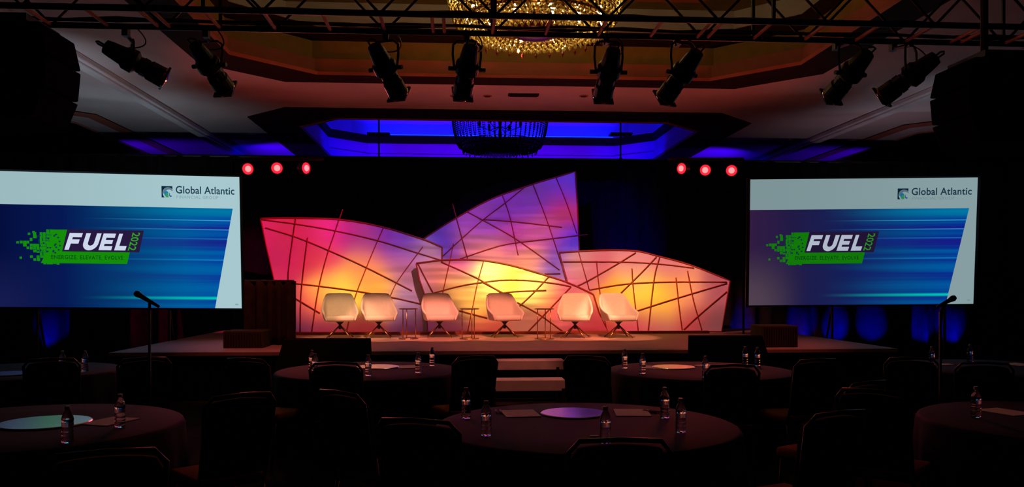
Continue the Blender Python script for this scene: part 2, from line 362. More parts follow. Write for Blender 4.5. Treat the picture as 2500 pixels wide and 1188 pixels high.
# steps in front of the stage
p0 = onZ(1212, 903, .52); p1 = onZ(1378, 903, .52); yc = 10.95
g = thing('stage_steps', 'open wooden steps with two pale treads at the middle of the stage front', 'steps', ((p0.x+p1.x)/2, yc, 0))
for (px0, px1, yt, yb, d) in ((1211, 1379, 880, 903, 11.25), (1203, 1381, 928, 955, 10.65)):
    a = W(px0, yb, d); b = W(px1, yt, d)
    bm = bmesh.new()
    box(bm, ((a.x+b.x)/2, d+.0, (a.z+b.z)/2-.0), (b.x-a.x, .04, b.z-a.z)); box(bm, ((a.x+b.x)/2, d+.16, b.z-.015), (b.x-a.x, .3, .03))
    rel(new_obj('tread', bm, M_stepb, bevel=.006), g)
a = W(1203, 955, 10.6); b = W(1381, 955, 10.6)
for x in (a.x+.02, b.x-.02):
    bm = bmesh.new()
    prism(bm, [Vector((x-.02, 10.60, 0)), Vector((x-.02, 11.6, 0)), Vector((x-.02, 11.6, .50)), Vector((x-.02, 11.2, .50)), Vector((x-.02, 11.2, .28)), Vector((x-.02, 10.60, .28))], Vector((.04, 0, 0)))
    rel(new_obj('side_panel', bm, M_metal), g)

# ================================================================= SET PANELS
def z1(x, y): return (600+x/2.475, 400+y/2.475)
def z2(x, y): return (1180+x/2.4746, 400+y/2.4746)
Z1 = lambda *p: [z1(*q) for q in p]
Z2 = lambda *p: [z2(*q) for q in p]
YA, YBk, YC_, YD = 16.08, 16.32, 15.88, 16.03
def set_panel(name, label, Y, outline, rods, straight_n):
    base = onY(outline[-1][0], 818, Y)
    g = thing(name, label, 'backdrop', (onY(sum(p[0] for p in outline)/len(outline), 700, Y).x, Y, ST), 0, 'glowing sail-shaped panels of the stage set')
    pts = [onY(x, y, Y) for x, y in outline]
    for p in pts: p.z = max(p.z, ST+.012)
    bm = bmesh.new(); prism(bm, pts, Vector((0, .07, 0)))
    rel(new_obj('fabric_face', bm, M_panel), g)
    bm = bmesh.new(); n = len(pts); tube(bm, [p+Vector((0, -.005, 0)) for p in pts+[pts[0]]], .016, 6)
    rel(new_obj('edge_tube', bm, M_rod, smooth=True), g)
    for r in rods:
        q = [onY(x, y, Y-.012) for x, y in smooth_line(r)]
        for p in q: p.z = max(p.z, ST+.02)
        bm = bmesh.new(); tube(bm, q, .0105, 6); rel(new_obj('curved_rod', bm, M_rod, smooth=True), g)
    return g
bot = 811
A_top = smooth_line(Z1((90,330),(200,327),(400,328),(560,335),(720,358),(870,392),(1000,432),(1100,465),(1187,503)), 4)
set_panel('sail_backdrop', 'leftmost magenta panel of the set with a long arched top', YA,
  A_top+[(1079,632),(1052,bot),(714,bot)]+[z1(205,860), z1(172,705), z1(125,500)],
  [Z1((95,335),(300,362),(540,403),(800,463),(1000,525),(1180,580)), Z1((120,385),(300,440),(480,512),(730,625),(1005,765)),
   Z1((303,330),(285,450),(265,600),(258,705),(262,1010)), Z1((375,445),(355,600),(335,800),(330,1015)), Z1((585,275),(540,410),(490,560),(440,760),(400,1015)),
   Z1((835,380),(790,480),(720,650),(660,810),(610,1010)), Z1((1070,500),(980,620),(910,720),(875,795)), Z1((180,712),(290,720),(450,737),(680,768),(900,808),(1060,845)),
   Z1((200,745),(300,810),(450,900))], 0)
B_top = smooth_line(Z1((1070,455),(1200,370),(1340,287))+Z2((0,235),(115,185),(300,122),(440,80),(555,45)), 4)
set_panel('sail_backdrop', 'tallest purple panel at the back of the set with a pointed top', YBk,
  B_top+[z2(568,250), z2(580,525), (1420,bot), (1045,bot), (1038,640)],
  [Z1((1187,560),(1300,455),(1430,340))+Z2((120,245),(250,140)), Z1((1250,240),(1290,390),(1340,570)), Z1((1340,290),(1430,338))+Z2((200,455),(460,640)),
   Z2((0,335),(200,350),(475,382)), Z2((115,190),(160,320),(210,550)), Z2((300,125),(380,330),(470,600)), Z2((440,85),(500,230),(565,420)),
   Z1((1290,575),(1480,510))+Z2((170,480),(400,452),(632,425)), Z2((370,664),(465,662))], 0)
D_top = smooth_line(Z2((458,535),(580,527),(750,520),(920,525),(1050,555),(1250,610),(1490,705)), 4)
set_panel('sail_backdrop', 'rightmost peach panel of the set sloping down to a right corner', YD,
  D_top+[(1761,bot),(1410,bot),z2(505,705)],
  [Z2((480,590),(700,590),(900,593),(1080,605),(1270,628)), Z2((575,530),(640,760)), Z2((683,585),(700,750),(745,1010)), Z2((920,535),(780,620),(640,700),(560,740)),
   Z2((1045,560),(960,650),(830,778)), Z2((1065,560),(1030,700),(995,1010)), Z2((897,630),(905,750),(935,1005)), Z2((1163,685),(1180,850),(1200,1000)),
   Z2((1232,645),(1270,830),(1320,1005)), Z2((640,760),(850,725),(1100,712),(1470,712)), Z2((930,885),(1150,815),(1470,720)), Z2((1210,1000),(1300,915),(1470,770))], 0)
C_top = smooth_line(Z1((1030,600),(1170,582),(1300,577))+Z2((0,582),(160,610),(320,655),(500,712),(640,775),(665,790)), 4)
set_panel('sail_backdrop', 'front middle panel of the set with the brightest yellow glow', YC_,
  C_top+[z2(700,900),(1485,bot),(1045,bot),z1(1085,800),z1(1050,700)],
  [Z1((1040,600),(1130,775)), Z1((1255,480),(1230,600),(1190,780)), Z1((1180,590),(1400,690),(1545,778)),
   Z1((1130,780),(1300,735))+Z2((0,713),(120,700),(280,703),(440,722),(530,740)), Z1((1437,585),(1400,720),(1370,870),(1340,1015)),
   Z2((20,793),(180,770),(380,762)), Z2((395,680),(300,780),(215,860)), Z2((530,740),(410,865),(270,1010)), Z2((0,715),(120,778)), Z2((205,835),(340,910),(480,1010)),
   Z1((1290,885),(1460,930))], 0)
a = onZ(720, 818, ST); b = onZ(1757, 818, ST)
bm = bmesh.new(); box(bm, ((a.x+b.x)/2, 15.68, ST+.025), (b.x-a.x, .12, .05))  # solid strip added for the red glow on the stage floor
tag(new_obj('red_glow_strip', bm, M_rod, bevel=.006), 'long low copper-coloured strip in place of the red glow at the foot of the set', 'glow_strip')

# ================================================================= STAGE CHAIRS AND SIDE TABLES
def tub_chair():
    g = thing('tub_chair', '', 'chair')
    # shell of back and arms: U-shaped loft, closed thickness from a solidify modifier
    bm = bmesh.new(); rows = []
    key = [  # t, bottom(x,y), top(x,y,z)
        (-1.0, (-.235, -.25), (-.29, -.25, .445)), (-.72, (-.24, -.08), (-.308, -.06, .50)), (-.5, (-.24, .10), (-.300, .12, .565)),
        (-.36, (-.23, .18), (-.268, .25, .69)), (-.27, (-.19, .21), (-.232, .31, .778)), (-.2, (-.15, .225), (-.19, .325, .795)), (0, (0, .235), (0, .335, .80))]
    key = key+[(-t, (-b[0], b[1]), (-p[0], p[1], p[2])) for t, b, p in key[-2::-1]]
    for (t, b, p) in key:
        col = []
        for k in range(6):
            s = k/5; x = b[0]+(p[0]-b[0])*s**.8; y = b[1]+(p[1]-b[1])*s; z = .305+(p[2]-.305)*s
            col.append(bm.verts.new((x, y, z)))
        rows.append(col)
    for A, B in zip(rows, rows[1:]):
        for k in range(5): bm.faces.new((A[k], A[k+1], B[k+1], B[k]))
    o = new_obj('shell', bm, M_white, g, smooth=True)
    s = o.modifiers.new('solid', 'SOLIDIFY'); s.thickness = .045; s.offset = 0
    s = o.modifiers.new('sub', 'SUBSURF'); s.levels = 2; s.render_levels = 2
    bm = bmesh.new(); box(bm, (0, -.03, .35), (.47, .46, .10)); new_obj('seat_cushion', bm, M_white, g, smooth=True, bevel=.035)
    bm = bmesh.new(); lathe(bm, [(.025, .16), (.022, .24), (.06, .28), (.10, .30)], 14); new_obj('column', bm, M_metal, g, smooth=True)
    for a in (35, 125, 215, 305):
        c, s_ = math.cos(math.radians(a)), math.sin(math.radians(a))
        bm = bmesh.new(); tube(bm, [(.01*c, .01*s_, .22), (.30*c, .30*s_, .012)], .014, 8, r2=.009); new_obj('leg', bm, M_brass, g, smooth=True)
    return g
tc = tub_chair()
chairs = [(830, 829, 12, 'white tub chair at the left end of the stage row, half in shadow'),
          (925, 828, 13, 'white tub chair second from the left of the stage row'),
          (1073, 827, 12, 'white tub chair between the first and second brass side tables'),
          (1232, 827, 14, 'white tub chair in front of the yellow glow in the middle'),
          (1404, 828, -10, 'white tub chair turned left beside the third brass side table'),
          (1510, 828, 11, 'white tub chair at the right end of the stage row')]
for i, (px, py, a, lab) in enumerate(chairs):
    p = onZ(px, py-4, ST); a = math.radians(a)
    if i == 0: tc.location = p; tc.rotation_euler = (0, 0, a); tc['label'] = lab; tc['group'] = 'white tub chairs in a row on the stage'
    else: copy_thing(tc, p, a, lab)
def side_table():
    g = thing('side_table', '', 'table', group='small brass side tables between the stage chairs')
    bm = bmesh.new(); lathe(bm, [(.165, .515), (.172, .52), (.172, .53), (.165, .535)], 28); new_obj('table_top', bm, M_brass, g)
    bm = bmesh.new(); lathe(bm, [(.17, 0), (.175, .005), (.165, .018)], 28); new_obj('base', bm, M_brass, g)
    for a in (20, 140, 260):
        c, s_ = .13*math.cos(math.radians(a)), .13*math.sin(math.radians(a)); bm = bmesh.new(); tube(bm, [(c, s_, .015), (c, s_, .517)], .008, 8); new_obj('post', bm, M_brass, g, smooth=True)
    return g
stb = side_table()
for i, (px, lab) in enumerate(((997, 'brass side table between the second and third tub chairs'), (1146, 'brass side table between the third and fourth tub chairs'), (1329, 'brass side table between the fourth and fifth tub chairs'))):
    p = onZ(px, 827, ST)
    if i == 0: stb.location = p; stb['label'] = lab
    else: copy_thing(stb, p, .5*i, lab)

# ================================================================= MONITORS, DRAPES, BOXES
def monitor(pl, label):
    """pl: four pixel corners TL TR BR BL, on a leaning plane before the stage"""
    TL, TR = [W(x, y, 11.45) for x, y in pl[:2]]
    w = (TR-TL).length; c = (TL+TR)/2
    g = thing('floor_monitor', label, 'monitor', (c.x, c.y, 0), math.atan2(TR.y-TL.y, TR.x-TL.x), 'black floor monitors in front of the stage')
    zt = c.z
    # cabinet leaning back: seen from behind
    bm = bmesh.new(); hw = w/2
    prism(bm, [Vector((-hw, 0, zt)), Vector((hw, 0, zt)), Vector((hw+.1, -.38, zt-.66)), Vector((-hw-.1, -.38, zt-.66))], Vector((0, -.05, -.03)))
    new_obj('housing', bm, M_black, g, bevel=.008)
    for sx in (-1, 1):
        bm = bmesh.new(); tube(bm, [(sx*hw*.7, -.32, 0.0), (sx*hw*.7, -.04, zt-.09)], .02, 8); new_obj('stand_leg', bm, M_metal, g)
        bm = bmesh.new(); tube(bm, [(sx*hw*.7, -.32, .02), (sx*hw*.7, -.42, zt-.68)], .02, 8); new_obj('stand_leg', bm, M_metal, g)
    return g
monitor(((694, 822), (906, 826)), 'black floor monitor before the left half of the stage')
monitor(((1680, 822), (1860, 813)), 'black floor monitor before the right half of the stage')
# pleated masking drape beside the set
g = thing('masking_drape', 'short dark pleated drape standing left of the magenta panel on the stage', 'drape', onZ(660, 842, ST))
a = onZ(598, 842, ST); b = onZ(718, 842, ST)
bm = bmesh.new(); pleated(bm, (a.x, a.y, 0), (b.x, b.y, 0), ST+.005, 1.70, .05, .17, 6)
o = rel(new_obj('curtain', bm, M_drape2, smooth=True), g); s = o.modifiers.new('s', 'SOLIDIFY'); s.thickness = .01
bm = bmesh.new(); tube(bm, [(a.x, a.y, 1.69), (b.x, b.y, 1.69)], .02); rel(new_obj('top_pipe', bm, M_metal), g)
for p in (a, b):
    bm = bmesh.new(); tube(bm, [(p.x, p.y+.06, ST), (p.x, p.y+.06, 1.69)], .018); box(bm, (p.x, p.y+.1, ST+.008), (.25, .25, .015)); rel(new_obj('upright', bm, M_metal), g)
def subw(x0, x1, ytop, ybot, label):
    a = onZ(x0, ybot, ST); b = onZ(x1, ybot, ST); d = (CH-ST)*FPX/(ybot-HORIZON); h = (ybot-ytop)/FPX*d
    g = thing('subwoofer', label, 'loudspeaker', ((a.x+b.x)/2, a.y+.25, ST), 0, 'low dark loudspeaker boxes on the stage')
    w = b.x-a.x
    bm = bmesh.new(); box(bm, (0, .03, h/2), (w, .5, h)); new_obj('cabinet', bm, M_olive, g, bevel=.015)
    bm = bmesh.new()
    for k in range(14): box(bm, (-w/2+.04+(w-.08)*k/13, -.228, h/2), (.014, .014, h-.06))
    new_obj('grille', bm, M_metal, g)
subw(543, 640, 808, 850, 'low dark loudspeaker box on the stage left of the pleated drape')
subw(1862, 1953, 795, 848, 'low dark loudspeaker box on the stage behind the right floor monitor')
# the great black drape
g = thing('black_backdrop', 'wide black velour drape hanging across the whole room behind the stage', 'drape', (CX, 18.2, 0))
bm = bmesh.new(); pleated(bm, (XL+.1, 18.2, 0), (XR-.1, 18.2, 0), .01, 4.42, .10, .62, 5, jitter=.5)
rel(new_obj('curtain', bm, M_drape, smooth=True), g)
bm = bmesh.new(); tube(bm, [(XL+.1, 18.2, 4.43), (XR-.1, 18.2, 4.43)], .03); rel(new_obj('top_pipe', bm, M_metal), g)

# ================================================================= PROJECTION SCREENS
def emis_mat(name, col, s=1.0):
    m = bpy.data.materials.new(name); m.use_nodes = True; nt = m.node_tree; nt.nodes.remove(nt.nodes['Principled BSDF'])
    e = nt.nodes.new('ShaderNodeEmission'); e.inputs[0].default_value = (*lin(col), 1); e.inputs[1].default_value = s
    nt.links.new(e.outputs[0], nt.nodes['Material Output'].inputs[0]); return m
def slide_mat(name, white, stops, blc):
    """stops: u -> colour of the streaked field; blc: colour in its lower left corner"""
    m = bpy.data.materials.new(name); m.use_nodes = True; nt = m.node_tree; N = nt.nodes; L = nt.links; N.remove(N['Principled BSDF'])
    uv = N.new('ShaderNodeUVMap'); sp = N.new('ShaderNodeSeparateXYZ'); L.new(uv.outputs[0], sp.inputs[0]); u, v = sp.outputs[0], sp.outputs[1]
    def M(op, a, b=None, c=None):
        n = N.new('ShaderNodeMath'); n.operation = op
        for i, x in enumerate((a, b, c)):
            if x is None: continue
            if isinstance(x, (int, float)): n.inputs[i].default_value = x
            else: L.new(x, n.inputs[i])
        return n.outputs[0]
    def mix(f, a, b, bt='MIX'):
        n = N.new('ShaderNodeMix'); n.data_type = 'RGBA'; n.blend_type = bt
        if isinstance(f, (int, float)): n.inputs[0].default_value = f
        else: L.new(f, n.inputs[0])
        for i, x in ((6, a), (7, b)):
            if isinstance(x, tuple): n.inputs[i].default_value = (*x, 1)
            else: L.new(x, n.inputs[i])
        return n.outputs[2]
    def mr(x, a, b, c=0, d=1):
        n = N.new('ShaderNodeMapRange'); L.new(x, n.inputs[0]); n.interpolation_type = 'SMOOTHSTEP'
        for i, k in enumerate((a, b, c, d)): n.inputs[i+1].default_value = k
        return n.outputs[0]
    r = N.new('ShaderNodeValToRGB'); L.new(u, r.inputs[0]); el = r.color_ramp.elements
    while len(el) < len(stops): el.new(.5)
    for e, (p, c) in zip(el, stops): e.position = p; e.color = (*lin(c), 1)
    cb = N.new('ShaderNodeCombineXYZ'); L.new(M('MULTIPLY', u, .25), cb.inputs[0]); L.new(M('MULTIPLY', v, 11), cb.inputs[1])
    nz = N.new('ShaderNodeTexNoise'); L.new(cb.outputs[0], nz.inputs[0]); nz.inputs['Scale'].default_value = 1; nz.inputs['Detail'].default_value = 3.5
    ur = mr(u, .3, .95)
    st = M('MULTIPLY', mr(nz.outputs[0], .42, .68), ur)
    dk = M('MULTIPLY', mr(nz.outputs[0], .55, .36), ur)
    c = mix(M('MULTIPLY', st, .6), r.outputs[0], lin((0, 108, 170)))
    c = mix(M('MULTIPLY', dk, .8), c, lin((25, 20, 130)))
    # upper teal band and lower teal band
    c = mix(M('MULTIPLY', mr(M('ABSOLUTE', M('SUBTRACT', v, .27)), .07, 0), M('MULTIPLY', ur, .7)), c, lin((0, 130, 165)))
    for vc, wd, amp, cc in ((.335, .006, .7, (70, 190, 225)), (.405, .006, .7, (60, 170, 225)), (.475, .008, .5, (20, 140, 205)), (.635, .008, .55, (30, 150, 215)), (.925, .018, .95, (0, 205, 185))):
        c = mix(M('MULTIPLY', mr(M('ABSOLUTE', M('SUBTRACT', v, vc)), wd, 0), M('MULTIPLY', ur, amp)), c, lin(cc))
    gl = M('MULTIPLY', mr(u, .28, .0), mr(v, .5, 1.0)); c = mix(M('MULTIPLY', gl, .9), c, lin(blc))  # ambient spill on the screen painted into the slide's lower left
    edge = M('SUBTRACT', .9675, M('MULTIPLY', M('SUBTRACT', v, .24), .116))
    inside = M('MULTIPLY', M('LESS_THAN', u, edge), M('GREATER_THAN', v, .242))
    wv = mix(mr(u, 0, 1), lin(tuple(x*.93 for x in white)), lin(white))
    fin = mix(inside, wv, c)
    e = N.new('ShaderNodeEmission'); L.new(fin, e.inputs[0]); e.inputs[1].default_value = 1
    L.new(e.outputs[0], N['Material Output'].inputs[0]); return m
def text_mesh(body, off=0.0, shear=0.0, space=1.0):
    cu = bpy.data.curves.new('lettering', 'FONT'); cu.body = body; cu.offset = off; cu.shear = shear; cu.space_character = space; cu.resolution_u = 3
    o = bpy.data.objects.new('lettering', cu); COL.objects.link(o); dg = bpy.context.evaluated_depsgraph_get(); dg.update()
    me = bpy.data.meshes.new_from_object(o.evaluated_get(dg)); bpy.data.objects.remove(o)
    return me
LET = {  # heavy letters, unit box
 'F': ([(0,0),(.3,0),(.3,.37),(.82,.37),(.82,.62),(.3,.62),(.3,.75),(.9,.75),(.9,1),(0,1)],),
 'E': ([(0,0),(.92,0),(.92,.25),(.3,.25),(.3,.385),(.84,.385),(.84,.615),(.3,.615),(.3,.75),(.9,.75),(.9,1),(0,1)],),
 'L': ([(0,0),(.88,0),(.88,.27),(.3,.27),(.3,1),(0,1)],),
 'U': ([(.5+.5*math.cos(a), .42+.44*math.sin(a)) for a in [PI+PI*k/12 for k in range(13)]]+[(1,1),(.7,1)]+[(.5+.2*math.cos(a), .44+.18*math.sin(a)) for a in [-PI*k/10 for k in range(11)]]+[(.3,1),(0,1)],)}
def screen(label, TL, TR, BR, BL, Ya, Yb, white, stops, blc, dim, legs):
    """projection screen on the vertical plane that passes through the room points under the two side edges"""
    A = onY(TL[0], 695, Ya); B = onY(TR[0], 695, Yb); A.z = B.z = 0; t = (B-A).normalized(); nrm = Vector((t.y, -t.x, 0))
    if nrm.y > 0: nrm = -nrm
    def hit(p):
        r = ray(*p); k = (A-EYE).dot(nrm)/r.dot(nrm); return EYE+r*k
    C4 = [hit(p) for p in (TL, TR, BR, BL)]
    def S(u, v, off=0.0):
        return (C4[0]*(1-u)+C4[1]*u)*(1-v)+(C4[3]*(1-u)+C4[2]*u)*v+nrm*off
    c = S(.5, .5); g = thing('projection_screen', label, 'screen', (c.x, c.y, 0), 0, 'large projection screens showing the slide')
    bm = bmesh.new(); uvl = bm.loops.layers.uv.new('UVMap'); nu, nv = 24, 14
    vs = [[bm.verts.new(S(i/nu, j/nv, .004)) for i in range(nu+1)] for j in range(nv+1)]
    for j in range(nv):
        for i in range(nu):
            f = bm.faces.new((vs[j][i], vs[j+1][i], vs[j+1][i+1], vs[j][i+1]))
            for lp, (a, b) in zip(f.loops, ((i, j), (i, j+1), (i+1, j+1), (i+1, j))): lp[uvl].uv = (a/nu, b/nv)
    me = bpy.data.meshes.new('picture_surface'); bm.to_mesh(me); bm.free(); me.materials.append(slide_mat('slide_'+label[:5], white, stops, blc))
    o = bpy.data.objects.new('picture_surface', me); COL.objects.link(o); rel(o, g)
    pic = o
    # frame and backing
    bm = bmesh.new(); e = .014
    prism(bm, [S(-e, -e, -.01), S(1+e, -e, -.01), S(1+e, 1+e, -.01), S(-e, 1+e, -.01)], -nrm*.05)
    rel(new_obj('frame', bm, M_screenblk), g)
    for u in legs:
        p = S(u, 1, -.05); bm = bmesh.new(); tube(bm, [(p.x, p.y, .0), (p.x, p.y, p.z+.3)], .025, 8); tube(bm, [(p.x, p.y+.45, 0), (p.x, p.y, p.z)], .02, 8); rel(new_obj('leg', bm, M_metal), g)
    pj = {}
    def em(col): 
        k = tuple(col)
        if k not in pj: pj[k] = emis_mat('slide_ink', tuple(x*dim for x in col))
        return pj[k]
    def kid(o, par):
        o.parent = par; o.matrix_parent_inverse = Matrix(); o.matrix_world = Matrix()
        o.matrix_parent_inverse = Matrix.Translation((c.x, c.y, 0)).inverted() if par is g else Matrix(); return o
    def poly(name, polys, col, off):
        bm = bmesh.new()
        for P in polys:
            vs = [bm.verts.new(S(u, v, off)) for u, v in P]
            if len(vs) == 4: bm.faces.new(vs)
            else:
                es = [bm.edges.new((vs[i], vs[(i+1) % len(vs)])) for i in range(len(vs))]
                bmesh.ops.triangle_fill(bm, use_beauty=True, edges=es)
        me = bpy.data.meshes.new(name); bm.to_mesh(me); bm.free(); me.materials.append(em(col))
        o = bpy.data.objects.new(name, me); COL.objects.link(o); return rel(o, g)
    def text(name, body, u0, u1, v0, v1, col, off, bold=0, shear=0, space=1, rot=False):
        me = text_mesh(body, bold, shear, space); xs = [v.co.x for v in me.vertices]; ys = [v.co.y for v in me.vertices]
        a0, a1, b0, b1 = min(xs), max(xs), min(ys), max(ys)
        for v in me.vertices:
            s = (v.co.x-a0)/(a1-a0); r = (v.co.y-b0)/(b1-b0)
            v.co = S(u0+(u1-u0)*s, v1+(v0-v1)*r, off) if not rot else S(u0+(u1-u0)*r-(.022*s), v0+(v1-v0)*s, off)
        me.materials.clear(); me.materials.append(em(col)); o = bpy.data.objects.new(name, me); COL.objects.link(o); return rel(o, g)
    # company mark
    k = .552/.307*.0
    L0, L1, T0, T1 = .654, .701, .082, .168
    def q(x, y): return (L0+(L1-L0)*x, T0+(T1-T0)*y)
    arc = lambda cx, cy, r, a0, a1, n=14: [(cx+r*math.cos(math.radians(a0+(a1-a0)*i/n)), cy+r*math.sin(math.radians(a0+(a1-a0)*i/n))) for i in range(n+1)]
    out = [(0, 0), (1, 0), (1, .3)]+arc(.6, .6, .5, -38, -232)[0:]+[(.2, 1), (0, 1)]
    poly('emblem', [[q(*p) for p in out]], (12, 40, 62), .006)
    ring = arc(.6, .58, .47, -20, -190)+arc(.68, .62, .33, -190, -40)
    poly('emblem', [[q(*p) for p in ring]], (95, 120, 135), .007)
    poly('emblem', [[q(*p) for p in arc(.42, .62, .2, 180, 360)+[(.52, .72), (.46, .9), (.3, .86)]]], (25, 125, 170), .008)
    poly('emblem', [[q(*p) for p in ((.42, .62), (.58, .6), (.64, .82), (.62, 1), (.38, .98), (.34, .84))]], (60, 150, 85), .009)
    poly('emblem', [[q(*p) for p in ((.66, .62), (.72, .58), (.78, .8), (.96, .86), (.86, .96), (.7, .88))]], (30, 100, 150), .009)
    text('lettering', 'Global Atlantic', .715, .976, .078, .136, (25, 58, 78), .006, bold=.014, space=1.03)
    text('lettering', 'FINANCIAL GROUP', .718, .902, .150, .172, (125, 158, 165), .006, bold=.0, space=1.15)
    poly('page_mark', [[(.971, .966), (.985, .966), (.985, .976), (.971, .976)]], (132, 165, 172), .006)
    # event badge
    G = (20, 140, 8)
    rnd = random.Random(3); sq = []
    poly('badge_band', [[(.215, .425), (.268, .423), (.248, .583), (.19, .583)], [(.19, .583), (.517, .583), (.505, .673), (.165, .673)]], G, .006)
    su, sv = .0125, .0215
    for i in range(13):
        for j in range(12):
            u = .205-i*su+.02; v = .424+j*sv
            top = j < 5; lim = {0: .07, 1: .115, 2: .125, 3: .10, 4: .12, 5: .145, 6: .135, 7: .115, 8: .13, 9: .10, 10: .12, 11: .155}
            reach = {0: .05, 1: .09, 2: .10, 3: .11, 4: .14, 5: .145, 6: .12, 7: .10, 8: .08, 9: .11, 10: .09, 11: .06}[j]
            dist = .225-u
            if dist > reach: continue
            pr = 1.0 if dist < reach*.5 else 1.25-.7*dist/reach
            if rnd.random() < pr:
                w = su*rnd.uniform(.75, 1.12); h = sv*rnd.uniform(.8, 1.1); sq.append([(u, v), (u+w, v), (u+w, v+h), (u, v+h)])
    for (u, v) in ((.075, .515), (.118, .45), (.135, .437), (.086, .628)): sq.append([(u, v), (u+.009, v), (u+.009, v+.016), (u, v+.016)])
    poly('badge_pixels', sq, G, .0065)
    holes = []
    for _ in range(26):
        u = rnd.uniform(.15, .24); v = rnd.uniform(.45, .60); holes.append([(u, v), (u+.007, v), (u+.007, v+.011), (u, v+.011)])
    poly('badge_pixels', holes, (14, 50, 70), .0075)
    poly('badge_plate', [[(.268, .42), (.577, .42), (.556, .585), (.247, .585)]], (38, 24, 62), .008)
    x = .262
    for ch, w in (('F', .062), ('U', .066), ('E', .060), ('L', .056)):
        P = [(x+w*.92*a+.022*b-.006, .572-(.572-.447)*b) for a, b in LET[ch][0]]
        poly('lettering', [P], (205, 215, 235), .0095); x += w+.003
    text('lettering', '2022', .530, .562, .436, .572, (50, 160, 40), .0095, bold=.012, rot=True)
    text('lettering', 'ENERGIZE. ELEVATE. EVOLVE', .205, .490, .612, .642, (10, 70, 20), .0085, bold=.012, space=1.12)
    return g
stL = [(0, (4, 14, 60)), (.25, (6, 24, 84)), (.5, (4, 58, 112)), (.75, (0, 82, 150)), (1, (0, 56, 165))]
stR = [(0, (50, 28, 66)), (.2, (32, 26, 70)), (.45, (18, 32, 88)), (.7, (6, 52, 122)), (1, (0, 38, 150))]
screen('left large projection screen with white header and green FUEL 2022 badge', (-12, 417), (584, 432), (590, 752), (-8, 748.5), 13.2, 14.6, (166, 200, 206), stL, (22, 28, 80), 1.0, (.15, .68))
screen('right large projection screen, dimmer and purple at its left side', (1832, 438), (2387, 433), (2376, 741), (1828, 745), 14.8, 14.2, (134, 158, 162), stR, (84, 68, 80), .86, (.38, .88))

# ================================================================= TRUSS, FIXTURES, SPEAKERS
TZ = CH+657/FPX*7.0
g = thing('box_truss', 'long black box truss across the top of the view carrying the stage lights', 'truss', (CX, 7.25, TZ))
TY0, TY1, TZ1 = 7.0, 7.5, TZ+.5
for (y, z) in ((TY0, TZ), (TY1, TZ), (TY0, TZ1), (TY1, TZ1)):
    bm = bmesh.new(); tube(bm, [(-7.0, y, z), (9.0, y, z)], .027, 10); rel(new_obj('chord', bm, M_truss, smooth=True), g)
xs0 = W(1070, 60, 7.25).x; step = 2.44/5
for (y) in (TY0, TY1):
    bm = bmesh.new(); k = 0; x = xs0-14*step
    while x < 9-step:
        tube(bm, [(x, y, TZ if k % 2 else TZ1), (x+step, y, TZ1 if k % 2 else TZ)], .012, 6)
        if k % 5 == 0: tube(bm, [(x, y, TZ), (x, y, TZ1)], .018, 6)
        x += step; k += 1
    rel(new_obj('lacing', bm, M_truss), g)
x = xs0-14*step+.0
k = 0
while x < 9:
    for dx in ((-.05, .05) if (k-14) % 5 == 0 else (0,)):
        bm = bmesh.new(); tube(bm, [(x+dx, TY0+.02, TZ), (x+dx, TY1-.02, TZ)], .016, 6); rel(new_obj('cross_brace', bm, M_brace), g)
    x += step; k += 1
bm = bmesh.new()
for j, (y, z) in enumerate(((TY1-.05, TZ+.04), (TY0+.07, TZ+.035), (TY1-.1, TZ+.03))):
    tube(bm, [(-7+.5*i, y+.01*math.sin(i*1.7+j), z-.0+.014*math.sin(i*2.3+j)) for i in range(33)], .014, 6)
rel(new_obj('cable_run', bm, M_metal), g)

